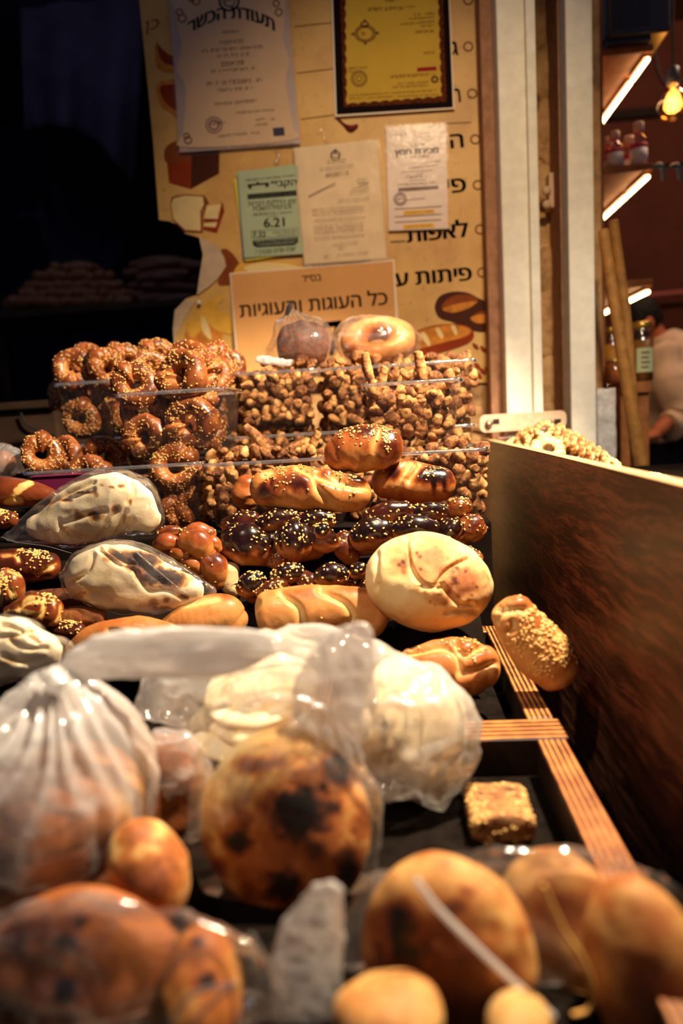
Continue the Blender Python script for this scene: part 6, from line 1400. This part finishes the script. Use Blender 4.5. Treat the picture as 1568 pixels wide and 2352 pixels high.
# ------------------------------------------------------------------ person in the shop
def person():
    Y = 3.05; g = lambda x, y, dy=0: P(x, y, Y+dy)
    root = empty('person', (float(g(1540, 1000)[0]), Y, 0)); tag(root, 'person with short dark hair in a white shirt, seen from behind, forearm stretched forward', 'person')
    hip = g(1545, 1010); neck = g(1508, 782); head = g(1462, 740)
    J = {}; Vx = []; Ed = []; Rr = []
    def j(n, p, r, par=None):
        J[n] = len(Vx); Vx.append(tuple(p)); Rr.append(r)
        if par is not None: Ed.append((J[par], J[n]))
    up = np.array([0, 0, 1.])
    j('pelvis', hip, .12); j('waist', g(1548, 930), .115, 'pelvis'); j('chest', g(1545, 850), .135, 'waist'); j('necklow', g(1522, 798), .06, 'chest'); j('neck', neck, .05, 'necklow')
    j('skull', g(1482, 756), .066, 'neck'); j('crown', g(1462, 736), .075, 'skull')
    j('shl', g(1520, 825, -.12), .06, 'chest'); j('ell', g(1560, 950, -.22), .042, 'shl'); j('wrl', g(1500, 1000, -.32), .028, 'ell')
    j('shr', g(1580, 830, .14), .06, 'chest'); j('elr', g(1610, 940, .2), .042, 'shr'); j('wrr', g(1560, 1000, .28), .028, 'elr')
    for s, dy in (('l', -.09), ('r', .09)):
        hp = hip+np.array([.01, dy, -.06]); j('hip'+s, hp, .085, 'pelvis'); j('knee'+s, (hp[0]-.01, hp[1], .48), .06, 'hip'+s); j('ank'+s, (hp[0]+.02, hp[1], .09), .042, 'knee'+s); j('toe'+s, (hp[0]-.15, hp[1], .04), .034, 'ank'+s)
    me = D.meshes.new('body'); me.from_pydata(Vx, Ed, []); o = D.objects.new('body', me); COL.objects.link(o)
    sk = o.modifiers.new('skin', 'SKIN'); 
    if not me.skin_vertices: 
        bpy.context.view_layer.objects.active = o
    for v, r in zip(me.skin_vertices[0].data, Rr): v.radius = (r, r)
    me.skin_vertices[0].data[0].use_root = True
    sb = o.modifiers.new('sub', 'SUBSURF'); sb.levels = 2; sb.render_levels = 2
    dg = bpy.context.evaluated_depsgraph_get(); m2 = D.meshes.new_from_object(o.evaluated_get(dg)); D.objects.remove(o)
    V = np.array([v.co[:] for v in m2.vertices]); F = [list(p.vertices) for p in m2.polygons]
    add('body', V, F, M['skin'], root)
    # face: nose, ears
    c = (np.array(head)); 
    V, F = ball(c+np.array([-.08, -.03, -.03]), .018, .012, .02, 14, 10); mbf = MB(); mbf.add(V, F)
    V, F = ball(c+np.array([.02, -.085, -.02]), .02, .01, .03, 16, 10); mbf.add(V, F); mbf.build('ear', M['skin'], root, smooth=True)
    # hair
    V, F = ball((0, 0, 0), .092, .085, .098, 40, 30); V = V[:]; V = V+c+np.array([.008, 0, .014]); N = vnormals(V, F); V = V+N*(fbm(V, .02, 3, 2)*.008)[:, None]
    add('hair', V, F, M['dark_hair'], root)
    # shirt: torso, collar, sleeves as one garment
    mb = MB()
    V, F, t, a = sweep([[*g(1546, 1012), .165, .19], [*g(1550, 960), .16, .19], [*g(1550, 880), .175, .215], [*g(1544, 825), .15, .20], [*g(1530, 798), .09, .11], [*g(1516, 786), .066, .07]], 60, 60, (0, 1, 0), (.05, .05)); mb.add(V, F)
    V, F, t, a = sweep([[*g(1522, 822, -.13), .075, .075], [*g(1545, 890, -.2), .07, .07], [*g(1572, 945, -.24), .068, .068], [*g(1562, 972, -.255), .066, .066], [*g(1538, 982, -.27), .060, .060]], 40, 30, (0, 1, 0), (.6, .05)); mb.add(V, F)
    V, F, t, a = sweep([[*g(1580, 828, .14), .075, .075], [*g(1608, 935, .2), .065, .065], [*g(1590, 970, .24), .06, .06]], 30, 30, (0, 1, 0), (.6, .05)); mb.add(V, F)
    V = np.concatenate(mb.V); N = vnormals(V, mb.F)
    V = V+N*(.016*ridge(V*np.array([.8, .8, 1.6]), .16, 3, 5)-.004)[:, None]
    add('shirt', V, mb.F, M['shirt_cloth'], root)
    mb = MB()
    V, F, t, a = sweep([[*g(1513, 792), .078, .078], [*g(1505, 774), .07, .07]], 10, 40, (0, 1, 0), (.0, .0)); mb.add(V, F); mb.build('collar', M['shirt_cloth'], root, smooth=True)
    # trousers and belt
    mb = MB(); hz = hip[2]
    V, F, t, a = sweep([[hip[0], Y, hz+.03, .15, .19], [hip[0], Y, hz-.12, .155, .19]], 20, 40, (0, 1, 0), (.1, .4)); mb.add(V, F)
    for dy in (-.09, .09):
        V, F, t, a = sweep([[hip[0]+.01, Y+dy, hz-.08, .105, .105], [hip[0], Y+dy, .5, .085, .085], [hip[0]+.03, Y+dy, .10, .07, .07]], 30, 26, (0, 1, 0), (.3, .05)); mb.add(V, F)
    mb.build('trousers', M['dark_trousers'], root, smooth=True)
    V, F, t, a = sweep([[hip[0], Y, hz+.01, .158, .196], [hip[0], Y, hz+.045, .158, .196]], 8, 40, (0, 1, 0), (.02, .02)); add('belt', V, F, M['belt_leather'], root)
    # hand with five bent fingers at the end of the forearm
    wr = np.array(g(1500, 1000, -.32)); mb = MB()
    d = np.array([-1, -.25, -.12]); d /= np.linalg.norm(d); sdir = np.cross(d, up); sdir /= np.linalg.norm(sdir); dn = np.cross(sdir, d)
    V, F, t, a = sweep([[*(wr-d*.01), .024, .03], [*(wr+d*.04), .018, .042], [*(wr+d*.085), .015, .042]], 16, 20, tuple(sdir), (.3, .4)); mb.add(V, F)
    for k, L in enumerate((.062, .075, .07, .055)):
        b0 = wr+d*.082+sdir*(.031-.0205*k); p1 = b0+d*L*.45; p2 = p1+d*L*.3-dn*L*.2*np.sign(dn[2]); p3 = p2+d*L*.12-dn*L*.3*np.sign(dn[2])
        V, F, t, a = sweep([[*b0, .0095, .0095], [*p1, .009, .009], [*p2, .0085, .0085], [*p3, .007, .007]], 20, 12, tuple(sdir), (.5, .8)); mb.add(V, F)
    t0 = wr+d*.03+sdir*.04; V, F, t, a = sweep([[*t0, .012, .012], [*(t0+d*.03+sdir*.02), .0105, .0105], [*(t0+d*.058+sdir*.024), .0085, .0085]], 16, 12, (0, 0, 1), (.5, .8)); mb.add(V, F)
    mb.build('hand', M['skin'], root, smooth=True)
person()
